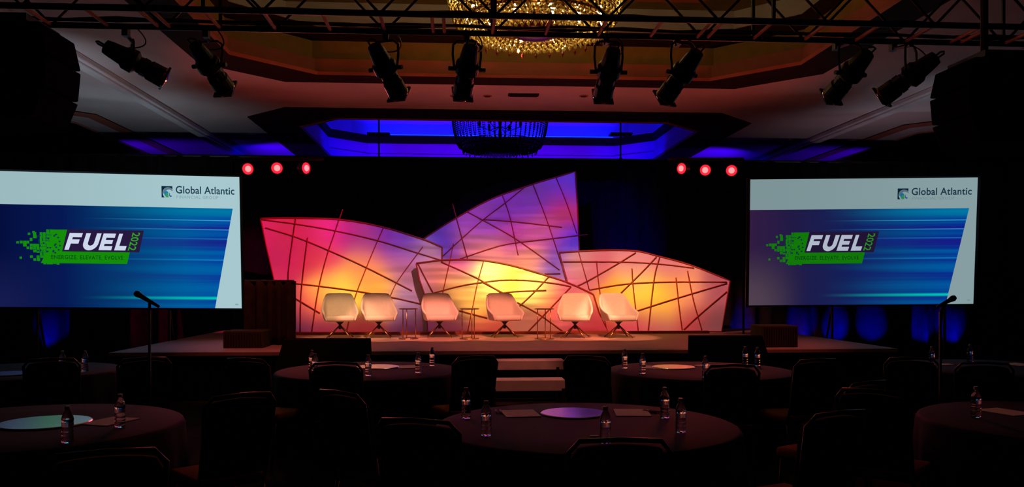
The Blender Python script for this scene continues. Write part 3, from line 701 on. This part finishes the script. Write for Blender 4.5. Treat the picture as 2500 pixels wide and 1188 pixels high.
def fixture(rear, front, d, label):
    R0 = W(*rear, d); F0 = W(*front, d); app = F0-R0; Ln = .62
    fw = math.sqrt(max(Ln*Ln-app.length_squared, .03)); dr = (app+Vector((0, fw, 0))).normalized()
    c = (R0+F0)/2; q = dr.to_track_quat('Z', 'Y').to_matrix().to_4x4()
    g = thing('stage_light', label, 'stage light', c, 0, 'black ellipsoidal stage lights hanging from the front truss')
    H = Ln/2*.9; mtx = q
    def loc(bm, name, m, **k): return new_obj(name, bm, m, g, **k)
    bm = bmesh.new(); lathe(bm, [(.035, -H), (.062, -H+.01), (.072, -H+.06), (.085, -H+.17), (.108, -H+.2), (.110, -H+.28), (.075, -H+.31)], 20, mtx); loc(bm, 'lamp_housing', M_metal, smooth=False, bevel=.003)
    bm = bmesh.new(); lathe(bm, [(.072, -H+.30), (.078, -H+.33), (.078, H-.16), (.092, H-.14), (.095, H-.02), (.088, H-.015)], 20, mtx); 
    for a in range(0, 360, 60):
        v = Vector((.08*math.cos(math.radians(a)), .08*math.sin(math.radians(a)), -H+.37)); box(bm, mtx @ v, (.012, .012, .05), q)
    loc(bm, 'barrel', M_metal, smooth=False)
    bm = bmesh.new(); box(bm, mtx @ Vector((0, 0, H)), (.19, .19, .02), q); ob = loc(bm, 'gel_frame', M_metal, bevel=.004)
    bm = bmesh.new(); lathe(bm, [(.078, H+.008), (.084, H+.014), (.088, H+.004)], 20, mtx, caps=False); lathe(bm, [(.074, H+.012), (.03, H+.022), (.002, H+.025)], 16, mtx, caps=False); loc(bm, 'lens', M_lensw, smooth=True)
    bm = bmesh.new(); lathe(bm, [(.090, H-.03), (.0975, H-.026), (.0985, H-.012), (.0975, H+.002), (.090, H+.004)], 24, mtx, caps=False); loc(bm, 'front_glint_ring', M_lensw, smooth=True)  # bright metal ring added for the glint at the lens end
    # bright rear ring added to catch a glint
    bm = bmesh.new(); lathe(bm, [(.0865, -H+.172), (.0875, -H+.176), (.0865, -H+.18)], 20, mtx, caps=False); loc(bm, 'rear_glint_ring', M_lensw)
    bm = bmesh.new(); tube(bm, [mtx @ Vector(p) for p in ((-.035, 0, -H+.01), (-.04, .0, -H-.05), (0, 0, -H-.065), (.04, 0, -H-.05), (.035, 0, -H+.01))], .009, 6); loc(bm, 'handle', M_metal)
    # yoke: U bracket in the plane across the body
    sx = dr.cross(UP).normalized(); bp = dr*(-.02)
    ztop = W(rear[0], 92, d).z-c.z; hy = min(.28, ztop-.05)
    yk = [bp+sx*.115+Vector((0, 0, -.0)), bp+sx*.13+UP*(hy*.5), bp+sx*.125+UP*(hy*.85), bp+sx*.08+UP*hy, bp-sx*.08+UP*hy, bp-sx*.125+UP*(hy*.85), bp-sx*.13+UP*(hy*.5), bp-sx*.115]
    bm = bmesh.new(); tube(bm, yk, .011, 6); loc(bm, 'yoke', M_metal)
    bm = bmesh.new()
    for s_ in (-1, 1): tube(bm, [bp+sx*s_*.1, bp+sx*s_*.17], .02, 8)
    loc(bm, 'locking_knob', M_metal)
    top = TZ-c.z; p = bp+UP*hy; yt = TY1-c.y
    bm = bmesh.new(); tube(bm, [p, Vector((p.x, yt, top-.07))], .017, 8); box(bm, (p.x, yt, top-.045), (.05, .07, .09)); loc(bm, 'clamp', M_metal)
    bm = bmesh.new(); pts = [mtx @ Vector((.05, .03, -H+.05)), Vector((p.x+.16, p.y, .1)), Vector((p.x+.17, p.y, hy)), Vector((p.x+.10, yt, top-.02))]
    pp = [tuple(v) for v in pts]
    sm = []
    for i in range(17):
        t = i/16; a = (1-t)**3; b = 3*t*(1-t)**2; c_ = 3*t*t*(1-t); d_ = t**3
        sm.append(pts[0]*a+pts[1]*b+pts[2]*c_+pts[3]*d_)
    tube(bm, sm, .006, 5); loc(bm, 'power_cable', M_metal)
    return g
FX = [((262, 118), (396, 186), 'farthest left stage light, pointing steeply to the right'),
      ((494, 122), (534, 206), 'second stage light from the left, near the orange ceiling stripe'),
      ((916, 122), (972, 222), 'third stage light from the left, tilted down to the right'),
      ((1150, 124), (1128, 222), 'fourth stage light from the left, just left of the glowing chandelier'),
      ((1487, 134), (1482, 226), 'fourth stage light from the right, pointing straight down the stage'),
      ((1692, 134), (1632, 234), 'third stage light from the right, tilted down to the left'),
      ((2092, 140), (2054, 228), 'second stage light from the right, beside the farthest right one'),
      ((2266, 146), (2172, 232), 'farthest right stage light, beside the hanging loudspeaker')]
for r_, f_, lab in FX: fixture(r_, f_, 7.45, lab)

def line_array(x0, x1, y0, y1, d, side, label):
    a = W(x0, y0, d); b = W(x1, y1, d); w = b.x-a.x; h = a.z-b.z
    g = thing('hanging_loudspeaker', label, 'loudspeaker', ((a.x+b.x)/2, d, b.z), 0, 'black loudspeaker clusters hung beside the truss')
    n = 3
    for k in range(n):
        z1_ = h*(1-k/n)-.008; z0_ = h*(1-(k+1)/n)+.008; hw = w/2
        off0 = [0, .05, .03][k]*side; off1 = [.05, .03, -.06][k]*side
        bm = bmesh.new(); P = [Vector((-hw+0, 0, z0_)), Vector((hw+off1, 0, z0_)), Vector((hw+off0, 0, z1_)), Vector((-hw, 0, z1_))]
        if side < 0: P = [Vector((-hw+off1, 0, z0_)), Vector((hw, 0, z0_)), Vector((hw, 0, z1_)), Vector((-hw+off0, 0, z1_))]
        prism(bm, P, Vector((0, -.55, 0))); new_obj('cabinet', bm, M_black, g, bevel=.012)
    bm = bmesh.new(); box(bm, (0, -.28, h+.03), (w*.85, .5, .05)); new_obj('rigging_frame', bm, M_metal, g)
    for s_ in (-.6, .3):
        bm = bmesh.new(); tube(bm, [(s_*w/2, -.28, h+.03), (s_*w/2, -.28, HC-b.z)], .03, 8); new_obj('rigging_pole', bm, M_metal, g)
line_array(-180, 212, 122, 338, 6.6, 1, 'black loudspeaker cluster hanging at the upper left above the left screen')
line_array(2325, 2700, 160, 362, 6.75, -1, 'black loudspeaker cluster hanging at the upper right above the right screen')

# upstage lamp bars with red lamps
M_redlens = mat('lit_red_lens', (1, .1, .1), emis=(1, .012, .03), estr=1.7, noise=(3, .01))
M_redcore = mat('lit_red_filament', (1, .5, .4), emis=(1, .13, .13), estr=3.0, noise=(3, .01))
for (px0, px1, lab) in ((570, 790, 'left black lamp bar carrying three red lamps above the left screen corner'), (1630, 1815, 'right black lamp bar carrying three red lamps by the right screen')):
    a = onY(px0, 388, 15.45); b = onY(px1, 388, 15.45)
    g = thing('lamp_bar', lab, 'lamp bar', ((a.x+b.x)/2, 15.45, a.z)); bm = bmesh.new(); tube(bm, [a, b], .03); rel(new_obj('pipe', bm, M_metal), g)
    for p in ((a,) if px0 < 1000 else (b,)):
        bm = bmesh.new(); tube(bm, [p, (p.x, p.y, ST if p.x > SL else 0)], .022); rel(new_obj('upright', bm, M_black), g)
def par(px, py, rx, aim, label):
    p = onY(px, py, 15.3); dr = Vector(aim).normalized(); q = dr.to_track_quat('Z', 'Y').to_matrix().to_4x4()
    g = thing('red_lamp', label, 'stage light', p, 0, 'red lamps on the bars beside the set')
    bm = bmesh.new(); lathe(bm, [(.05, -.2), (.11, -.12), (.115, 0), (.11, .02), (.10, 0.0)], 20, q, caps=False); new_obj('lamp_body', bm, M_metal, g)
    bm = bmesh.new(); lathe(bm, [(.1, 0), (.085, .012), (.058, .018), (.0575, .018)], 24, q, caps=False); ln = new_obj('lens', bm, M_redlens, g)
    bm = bmesh.new(); lathe(bm, [(.0575, .018), (.03, .022), (.001, .024)], 24, q, caps=False); new_obj('filament_glow', bm, M_redcore, ln)
    bm = bmesh.new(); tube(bm, [(0, .05, .0), (0, .12, .09), (0, .15, .19)], .012); new_obj('bracket', bm, M_metal, g)
for px, py, ax, lab in ((605, 412, .9, 'red lamp at the left end of the left bar'), (676, 410, .6, 'middle red lamp of the left bar'), (747, 410, 1.9, 'thin-looking red lamp at the right end of the left bar'),
                    (1664, 411, -1.7, 'thin-looking red lamp at the left end of the right bar'), (1722, 415, -.8, 'middle red lamp of the right bar'), (1786, 416, -.5, 'red lamp at the right end of the right bar')):
    par(px, py, 12, (ax*.7, -1, -.1), lab)

# ================================================================= CHANDELIERS
def chandelier(loc, label, lit):
    g = thing('chandelier', label, 'chandelier', loc, 0, 'crystal basket chandeliers in the ceiling recesses')
    cm = M_litcrystal if lit else M_unlit; R = 1.18
    # basket of bead strands: radius r(t) from rim down to the bottom ring
    def prof(t): return (.93+.25*math.sqrt(max(1-t*t, 0)), .04+.91*(1-t))
    NS = 54
    def bead(bm, p, r, h):
        v = [bm.verts.new(p+Vector(o)) for o in ((r, 0, 0), (0, r, 0), (-r, 0, 0), (0, -r, 0), (0, 0, h), (0, 0, -h))]
        for i in range(4): bm.faces.new((v[i], v[(i+1) % 4], v[4])); bm.faces.new((v[(i+1) % 4], v[i], v[5]))
    rr = random.Random(5)
    for q4 in range(6):
        bm = bmesh.new()
        for k in range(q4*9, q4*9+9):
            a = 2*PI*k/NS
            for j in range(20):
                t = j/19; r, z = prof(t); bead(bm, Vector((r*math.cos(a), r*math.sin(a), z)), .018+.006*rr.random(), .027)
        new_obj('crystal_strands', bm, cm, g)
    # underside rows of pendants, rings going in to the garnet bowl
    for j, (r, z, n) in enumerate(((1.04, .10, 66), (.95, .03, 62), (.87, .0, 58), (.78, -.02, 54), (.69, -.03, 48), (.60, -.03, 44), (.52, -.03, 38), (.45, -.02, 34))):
        bm = bmesh.new()
        for k in range(n):
            a = 2*PI*k/n+j*.1; bead(bm, Vector((r*math.cos(a), r*math.sin(a), z)), .026, .036)
            bead(bm, Vector((r*.97*math.cos(a+.04), r*.97*math.sin(a+.04), z-.06)), .02, .035)
        new_obj('pendant_ring', bm, cm, g)
        bm = bmesh.new(); tube(bm, [(r*math.cos(2*PI*k/40), r*math.sin(2*PI*k/40), z+.04) for k in range(41)], .012, 6); new_obj('ring', bm, M_gilt if lit else M_unlit, g)
    for r, z in ((R, .95), (.95, .05)):
        bm = bmesh.new(); tube(bm, [(r*math.cos(2*PI*k/48), r*math.sin(2*PI*k/48), z) for k in range(49)], .025, 6); new_obj('ring', bm, M_gilt if lit else M_unlit, g)
    bm = bmesh.new(); lathe(bm, [(.02, -.13), (.18, -.12), (.34, -.07), (.41, .0), (.36, .12)], 26); new_obj('bowl', bm, M_garnet, g, smooth=True)
    bm = bmesh.new()
    for k in range(26):
        a = 2*PI*k/26; bead(bm, Vector((.36*math.cos(a), .36*math.sin(a), -.03)), .022, .04)
    for k in range(30):
        a = 2*PI*k/30; bead(bm, Vector((.90*math.cos(a), .90*math.sin(a), -.10)), .020, .05)
    new_obj('drop_crystals', bm, M_garnet if lit else M_unlit, g)
    bm = bmesh.new(); lathe(bm, [(.03, .0), (.05, .3), (.03, .5), (.07, .8), (.03, 1.0), (.02, 1.0)], 14); lathe(bm, [(.02, .9), (.02, 6.44-loc[2])], 10); lathe(bm, [(.25, 6.40-loc[2]), (.25, 6.44-loc[2])], 20); new_obj('stem', bm, M_gilt if lit else M_unlit, g, smooth=True)
    nb = 0
    for r, z, n, ph in ((.60, .06, 8, .25), (.86, .10, 11, .1), (.5, .6, 6, 0)):
        for k in range(n):
            a = 2*PI*k/n+ph; p = Vector((r*math.cos(a), r*math.sin(a), z))
            bm = bmesh.new(); lathe(bm, [(.014, .07), (.034, .035), (.040, .0), (.026, -.045), (.004, -.08)], 10, Matrix.Translation(p)); new_obj('candle_bulb', bm, M_bulb if lit else M_deadbulb, g, smooth=True)
    bm = bmesh.new()
    for r, z, n, ph in ((.60, .06, 8, .25), (.86, .10, 11, .1), (.5, .6, 6, 0)):
        for k in range(n):
            a = 2*PI*k/n+ph; tube(bm, [(0, 0, z-.05), (r*.5*math.cos(a), r*.5*math.sin(a), z-.16), (r*math.cos(a), r*math.sin(a), z-.06)], .010, 5)
    new_obj('arms', bm, M_gilt if lit else M_unlit, g)
    if lit:
        for k in range(4):
            l = bpy.data.lights.new('chandelier_glow', 'POINT'); l.energy = 5; l.color = (1, .62, .22); l.shadow_soft_size = .04
            o = bpy.data.objects.new('chandelier_glow', l); COL.objects.link(o); a = PI/4+PI/2*k; o.location = Vector(loc)+Vector((.45*math.cos(a), .45*math.sin(a), .5))
    return g
chandelier((CX+.02, 10.4, 4.90), 'large glowing gold crystal chandelier at the top centre, above the truss', True)
chandelier((CX+.05, 20.0, 4.96), 'dark unlit crystal chandelier in the far blue-lit recess', False)

# vent, downlights
p = W(1278, 230, 3.47*FPX/465)
bm = bmesh.new(); box(bm, (0, 0, -.012), (.56, .16, .024))
g = thing('ceiling_vent', 'small dark air vent in the red-lit ceiling band above the set', 'vent', (p.x, p.y, HC)); new_obj('frame', bm, M_border, g, bevel=.005)
bm = bmesh.new()
for k in range(5): box(bm, (0, -.055+.027*k, -.03), (.5, .008, .014))
new_obj('slat', bm, M_metal, g)
dl = None
for px, lab in ((1110, 'small recessed downlight left of the ceiling vent, farther out'), (1190, 'small recessed downlight just left of the ceiling vent'), (1425, 'small recessed downlight right of the ceiling vent')):
    p = W(px, 234, 3.47*FPX/461)
    if dl is None:
        dl = thing('downlight', lab, 'downlight', (p.x, p.y, HC), 0, 'small round fittings in the ceiling band'); bm = bmesh.new(); lathe(bm, [(.07, -.012), (.085, -.006), (.085, 0)], 18); new_obj('rim', bm, M_redband, dl)
        bm = bmesh.new(); lathe(bm, [(.05, -.016), (.06, -.011)], 18); new_obj('baffle', bm, M_border, dl)
    else: copy_thing(dl, (p.x, p.y, HC), 0, lab)
for px, lab in ((925, 'thin drop pole with a flat plate hanging left of the far chandelier'), (1515, 'thin drop pole with a flat plate hanging right of the far chandelier')):
    p = onY(px, 385, 18.6); t = onY(px, 328, 18.6)
    g = thing('drop_pole', lab, 'pole', (p.x, p.y, p.z), 0, 'drop poles in the far blue recess')
    bm = bmesh.new(); tube(bm, [(0, 0, -.05), (0, 0, 6.43-p.z)], .02); new_obj('pole', bm, M_metal, g)
    bm = bmesh.new(); box(bm, (0, 0, t.z-p.z), (.5, .3, .04)); new_obj('plate', bm, M_metal, g)
    bm = bmesh.new(); lathe(bm, [(.05, -.12), (.06, -.06), (.03, 0)], 12); new_obj('clamp', bm, M_metal, g)

# ================================================================= TABLES
def loc_d(px, d): 
    p = W(px, HORIZON, d); return Vector((p.x, p.y, 0))
TR_ = .95
def table(c, label):
    g = thing('banquet_table', label, 'table', c, 0, 'round banquet tables with dark cloths')
    bm = bmesh.new(); lathe(bm, [(TR_-.02, .715), (TR_-.01, .725), (TR_-.01, .74)], 48); new_obj('table_top', bm, M_metal, g)
    for a in (45, 135, 225, 315):
        x, y = .6*math.cos(math.radians(a)), .6*math.sin(math.radians(a)); bm = bmesh.new(); tube(bm, [(x, y, 0), (x, y, .72)], .018); new_obj('leg', bm, M_metal, g)
    bm = bmesh.new(); n = 96; rings = []
    for (r, z, am) in ((.02, .748, 0), (TR_*.6, .748, 0), (TR_-.015, .748, 0), (TR_+.002, .74, 0), (TR_+.012, .72, .004), (TR_+.02, .5, .018), (TR_+.03, .25, .03), (TR_+.04, .02, .04)):
        rings.append([bm.verts.new(((r+am*math.sin(k*2*PI/n*16+c.x))*math.cos(2*PI*k/n), (r+am*math.sin(k*2*PI/n*16+c.x))*math.sin(2*PI*k/n), z)) for k in range(n)])
    for A, B in zip(rings, rings[1:]):
        for k in range(n): bm.faces.new((A[k], A[(k+1) % n], B[(k+1) % n], B[k]))
    bm.faces.new(rings[0])
    o = new_obj('tablecloth', bm, M_cloth, smooth=True); o.location = c
    tag(o, 'dark navy floor-length cloth on the '+label.replace('round banquet table ', 'round table '), 'tablecloth', 'dark tablecloths')
    return g
TABLES = {'near': (loc_d(1430, 5.2), 'round banquet table nearest the camera, right of the middle'),
 'midleft': (loc_d(903, 8.5), 'round banquet table before the left floor monitor'),
 'midright': (loc_d(1708, 8.5), 'round banquet table before the right floor monitor'),
 'left': (loc_d(50, 5.15), 'round banquet table at the lower left edge'),
 'farleft': (loc_d(50, 8.45), 'round banquet table far left under the left screen'),
 'farright': (loc_d(2420, 8.8), 'round banquet table far right under the right screen'),
 'right': (loc_d(2640, 5.3), 'round banquet table at the lower right edge')}
for k, (c, lab) in TABLES.items(): table(c, lab)
TZT = .75
def plate(px, py, r, label):
    p = onZ(px, py, TZT); bm = bmesh.new(); lathe(bm, [(r, .0), (r+.003, .004), (r-.004, .009)], 48); o = new_obj('table_mirror', bm, M_mirror); o.location = (p.x, p.y, TZT)
    tag(o, label, 'mirror', 'round mirror centrepieces')
plate(1401, 1009, .225, 'round mirror on the nearest table reflecting purple and blue')
plate(922, 895.5, .225, 'round mirror on the table before the left floor monitor')
plate(1645, 896, .225, 'round mirror on the table before the right floor monitor')
plate(110, 1032, .27, 'pale round mirror on the lower left table')
plate(25, 912, .22, 'bluish round mirror on the far left table')
def paper(px, py, w, h, rz, label):
    p = onZ(px, py, TZT); bm = bmesh.new(); box(bm, (0, 0, .002), (w, h, .004)); o = new_obj('notepad', bm, M_paper); o.location = (p.x, p.y, TZT-.0005); o.rotation_euler = (0, 0, rz)
    tag(o, label, 'notepad', 'white notepads on the tables')
paper(1270, 1009, .235, .30, .10, 'white notepad left of the mirror on the nearest table')
paper(1543, 1007, .235, .30, -.12, 'white notepad right of the mirror on the nearest table')
paper(995, 895, .22, .30, .2, 'notepad right of the mirror on the table before the left monitor')
paper(1590, 896, .22, .30, -.3, 'notepad left of the mirror on the table before the right monitor')
paper(1730, 893, .22, .30, .5, 'notepad right of the mirror on the table before the right monitor')
paper(268, 1028, .22, .30, -.35, 'notepad behind the bottle on the lower left table')
paper(2455, 1005, .22, .30, .3, 'notepad beside the bottle on the lower right table')
paper(2308, 889, .16, .12, .1, 'small notepad beside the bottle on the far right table')
paper(2485, 889, .25, .3, .2, 'notepad at the far right edge of the far right table')
paper(192, 907, .1, .12, .1, 'small note card beside the bottle on the far left table')
paper(1451, 1064, .05, .03, .05, 'tiny white card left of the bottle on the nearest table')
def pen(px, py, rz, label):
    p = onZ(px, py, TZT); bm = bmesh.new(); tube(bm, [(0, -.07, .006), (0, .055, .006), (0, .07, .006)], .0058, 8); 
    g = thing('pen', label, 'pen', (p.x, p.y, TZT), rz, 'white pens beside the notepads')
    new_obj('barrel', bm, M_pen, g, smooth=True); bm = bmesh.new(); box(bm, (0, .045, .0125), (.003, .04, .0015)); new_obj('clip', bm, M_metal, g)
for px, py, rz, lab in ((1212, 1006, .02, 'white pen at the left of the pair left of the near notepad'), (1222, 1006, -.02, 'white pen next to the near left notepad'),
    (1586, 1005, .5, 'white pen next to the near right notepad'), (1597, 1005, .5, 'white pen at the right of the pair right of the near notepad'),
    (1033, 894, 0, 'white pen on the table before the left monitor, nearer the notepad'), (1042, 894, 0, 'white pen on the table before the left monitor, nearer the bottles')): pen(px, py, rz, lab)

def bottle():
    g = thing('water_bottle', '', 'bottle', group='clear water bottles on the tables')
    bm = bmesh.new(); lathe(bm, [(.012, .0), (.028, .001), (.0315, .008), (.0315, .03), (.029, .036), (.0315, .042), (.0315, .052), (.029, .058), (.0315, .064), (.0315, .072), (.030, .075), (.030, .118), (.0318, .121), (.0318, .132), (.029, .148), (.021, .168), (.0135, .180), (.0125, .188)], 20); new_obj('plastic_body', bm, M_glass, g, smooth=True)
    bm = bmesh.new(); lathe(bm, [(.0305, .092), (.0312, .094), (.0312, .113), (.0305, .115)], 20, caps=False); new_obj('label_band', bm, M_label, g, smooth=True)
    bm = bmesh.new(); lathe(bm, [(.0145, .186), (.015, .188), (.0148, .203), (.013, .205)], 14); new_obj('cap', bm, M_cap, g)
    return g
bt = bottle()
BT = [(1138, 1021, 'water bottle on the nearest table, leftmost and farther back'), (1187, 1063, 'water bottle on the nearest table, left front near the pens'),
 (1478, 1081, 'water bottle on the nearest table just before the mirror'), (1623, 1020, 'water bottle on the nearest table, right and farther back'), (1662, 1055, 'water bottle on the nearest table, rightmost in front'),
 (761, 902, 'back one of two overlapping bottles left of the chair on the mid left table'), (769, 913, 'front one of two overlapping bottles on the mid left table'),
 (899, 917, 'water bottle in front of the mirror on the mid left table'), (1021, 910, 'water bottle before the notepad on the mid left table'), (1055, 893, 'rightmost water bottle on the mid left table'),
 (1525, 899, 'leftmost water bottle on the mid right table'), (1569, 912, 'second water bottle from the left on the mid right table'), (1722, 921, 'water bottle right of the mirror on the mid right table'),
 (1819, 891, 'farther of two bottles at the right of the mid right table'), (1849, 893, 'nearer of two bottles at the right of the mid right table'),
 (165, 1080, 'water bottle before the pale mirror on the lower left table'), (293, 1042, 'water bottle on the notepad side of the lower left table'),
 (208, 905, 'water bottle on the far left table beside the small card'), (152, 904, 'dim water bottle behind a chair back on the far left table'),
 (2383, 1018, 'water bottle on the lower right table'), (2275, 891, 'water bottle at the left of the far right table'), (2368, 884, 'dim water bottle at the back of the far right table')]
for i, (px, py, lab) in enumerate(BT):
    p = onZ(px, py, TZT)
    if i == 0: bt.location = p; bt['label'] = lab
    else: copy_thing(bt, p, i*.7, lab)

# ================================================================= BANQUET CHAIRS
def banquet_chair():
    g = thing('banquet_chair', '', 'chair', group='dark banquet chairs around the tables')
    # chair faces +Y, back towards -Y
    bm = bmesh.new(); n = 10; F = []; 
    def bk(x, z, off):   # back panel surface, leaning back and slightly curved
        return Vector((x, -.21-.10*(z-.45)/.5+.03*(1-(x/.2)**2)*-1+off, z))
    rows_f, rows_b = [], []
    for j in range(9):
        s = j/8; z = .50+.45*s; hw = .19+.02*s-(.035 if j == 8 else 0)
        rf, rb = [], []
        for i in range(n+1):
            x = -hw+2*hw*i/n; zz = z+(.02*(1-(x/hw)**2) if j >= 7 else 0)
            rf.append(bm.verts.new(bk(x, zz, .025))); rb.append(bm.verts.new(bk(x, zz, -.025)))
        rows_f.append(rf); rows_b.append(rb)
    for R in (rows_f, rows_b):
        for A, B in zip(R, R[1:]):
            for i in range(n): bm.faces.new((A[i], A[i+1], B[i+1], B[i]))
    loop_f = rows_f[0]+[r[-1] for r in rows_f[1:]]+rows_f[-1][-2::-1]+[r[0] for r in rows_f[-2:0:-1]]
    loop_b = rows_b[0]+[r[-1] for r in rows_b[1:]]+rows_b[-1][-2::-1]+[r[0] for r in rows_b[-2:0:-1]]
    for i in range(len(loop_f)):
        k = (i+1) % len(loop_f); bm.faces.new((loop_f[i], loop_f[k], loop_b[k], loop_b[i]))
    new_obj('backrest', bm, M_olive, g, smooth=True, bevel=.008)
    bm = bmesh.new(); box(bm, (0, .02, .455), (.43, .44, .075)); new_obj('seat', bm, M_seat, g, smooth=True, bevel=.025)
    bm = bmesh.new(); P = [bk(-.20, .40, -.0), bk(-.205, .7, -.03), bk(-.215, .93, -.03), bk(-.17, .985, -.03), bk(0, .995, -.03), bk(.17, .985, -.03), bk(.215, .93, -.03), bk(.205, .7, -.03), bk(.20, .40, 0)]
    tube(bm, P, .011, 8); new_obj('back_frame', bm, M_frame, g, smooth=True)
    for sx in (-1, 1):
        bm = bmesh.new(); tube(bm, [(sx*.19, .2, .42), (sx*.20, .23, 0)], .013, 8, r2=.010); new_obj('leg', bm, M_frame, g, smooth=True)
        bm = bmesh.new(); tube(bm, [(sx*.20, -.20, .42), (sx*.20, -.27, 0)], .013, 8, r2=.010); new_obj('leg', bm, M_frame, g, smooth=True)
    return g
bc = banquet_chair()
BC = [(1052, 1036, 'near', 'dark chair close to the camera at the left of the nearest table'),
 (1510, 1090, 'near', 'dark chair closest to the camera, low in front of the nearest table'),
 (943, 970, 'near', 'dark chair between the nearest table and the mid left table'),
 (822, 896, 'midleft', 'dark chair tucked in at the front of the mid left table'),
 (607, 886, 'midleft', 'dark chair at the far left side of the mid left table'),
 (1157, 880, 'midleft', 'dark chair left of the stage steps'),
 (1435, 880, 'midright', 'dark chair right of the stage steps'),
 (1785, 902, 'midright', 'dark chair at the front right of the mid right table'),
 (508, 976, 'left', 'dark chair at the right side of the lower left table'),
 (128, 886, 'farleft', 'dark chair in front of the far left table'),
 (352, 884, 'farleft', 'dark chair at the right side of the far left table'),
 (1890, 1008, 'near', 'dark chair at the right side of the nearest table'),
 (1985, 887, 'midright', 'dark chair beyond the right end of the mid right table'),
 (2210, 966, 'right', 'dark chair at the left side of the lower right table'),
 (2225, 884, 'farright', 'dark chair at the left side of the far right table'),
 (2400, 896, 'farright', 'dark chair in front of the far right table'),
 (262, 1120, 'left', 'dark chair in front of the lower left table'),
 (2105, 945, 'farright', 'dark chair alone in the aisle left of the lower right table')]
for i, (px, py, tn, lab) in enumerate(BC):
    d = 1360/(py-HORIZON); b = loc_d(px, d); tcx = TABLES[tn][0]; v = (tcx-b); v.normalize()
    if lab.startswith('dark chair alone'): v = Vector((-.8, .6, 0))
    v = (v+Vector((0, .9, 0))).normalized()
    c = b+v*.30; a = math.atan2(v.y, v.x)-PI/2
    tv = c-tcx
    if tv.length < TR_+.33: c = tcx+tv.normalized()*(TR_+.33)
    if i == 0: bc.location = c; bc.rotation_euler = (0, 0, a); bc['label'] = lab
    else: copy_thing(bc, c, a, lab)

# ================================================================= MICROPHONES
def mic(tip, tail, px_pole, d, label):
    a = W(*tip, d); b = W(*tail, d); base = W(px_pole, HORIZON, d); g = thing('microphone_stand', label, 'microphone stand', (base.x, base.y, 0), 0, 'microphones on floor stands')
    O = Vector((base.x, base.y, 0)); t = (a-b).normalized(); q = (-t).to_track_quat('Z', 'Y').to_matrix().to_4x4(); M = Matrix.Translation(a-O) @ q
    Lm = (a-b).length
    bm = bmesh.new(); lathe(bm, [(.004, 0), (.017, .006), (.0245, .022), (.0245, .035), (.019, .055)], 16, M); h = new_obj('microphone_head', bm, M_metal, g, smooth=True)
    bm = bmesh.new(); lathe(bm, [(.018, .052), (.013, Lm*.8), (.011, Lm), (.006, Lm+.004)], 14, M); new_obj('microphone_body', bm, M_metal, g, smooth=True)
    mid = a.lerp(b, .62)-O
    top = Vector((0, 0, mid.z-.07))
    bm = bmesh.new(); tube(bm, [mid, (mid+top)/2+Vector((0, 0, -.005)), top], .012, 8); new_obj('clip', bm, M_metal, g)
    bm = bmesh.new(); tube(bm, [(0, 0, .02), (0, 0, top.z)], .0105, 10); new_obj('pole', bm, M_metal, g, smooth=True)
    bm = bmesh.new(); lathe(bm, [(.13, 0), (.13, .012), (.03, .025), (.012, .04)], 24); new_obj('base', bm, M_metal, g)
mic((328, 713), (388, 748), 365, 6.3, 'black microphone on a thin stand in front of the left screen')
mic((2334, 724), (2288, 749), 2296, 6.6, 'black microphone on a stand before the lower corner of the right screen')
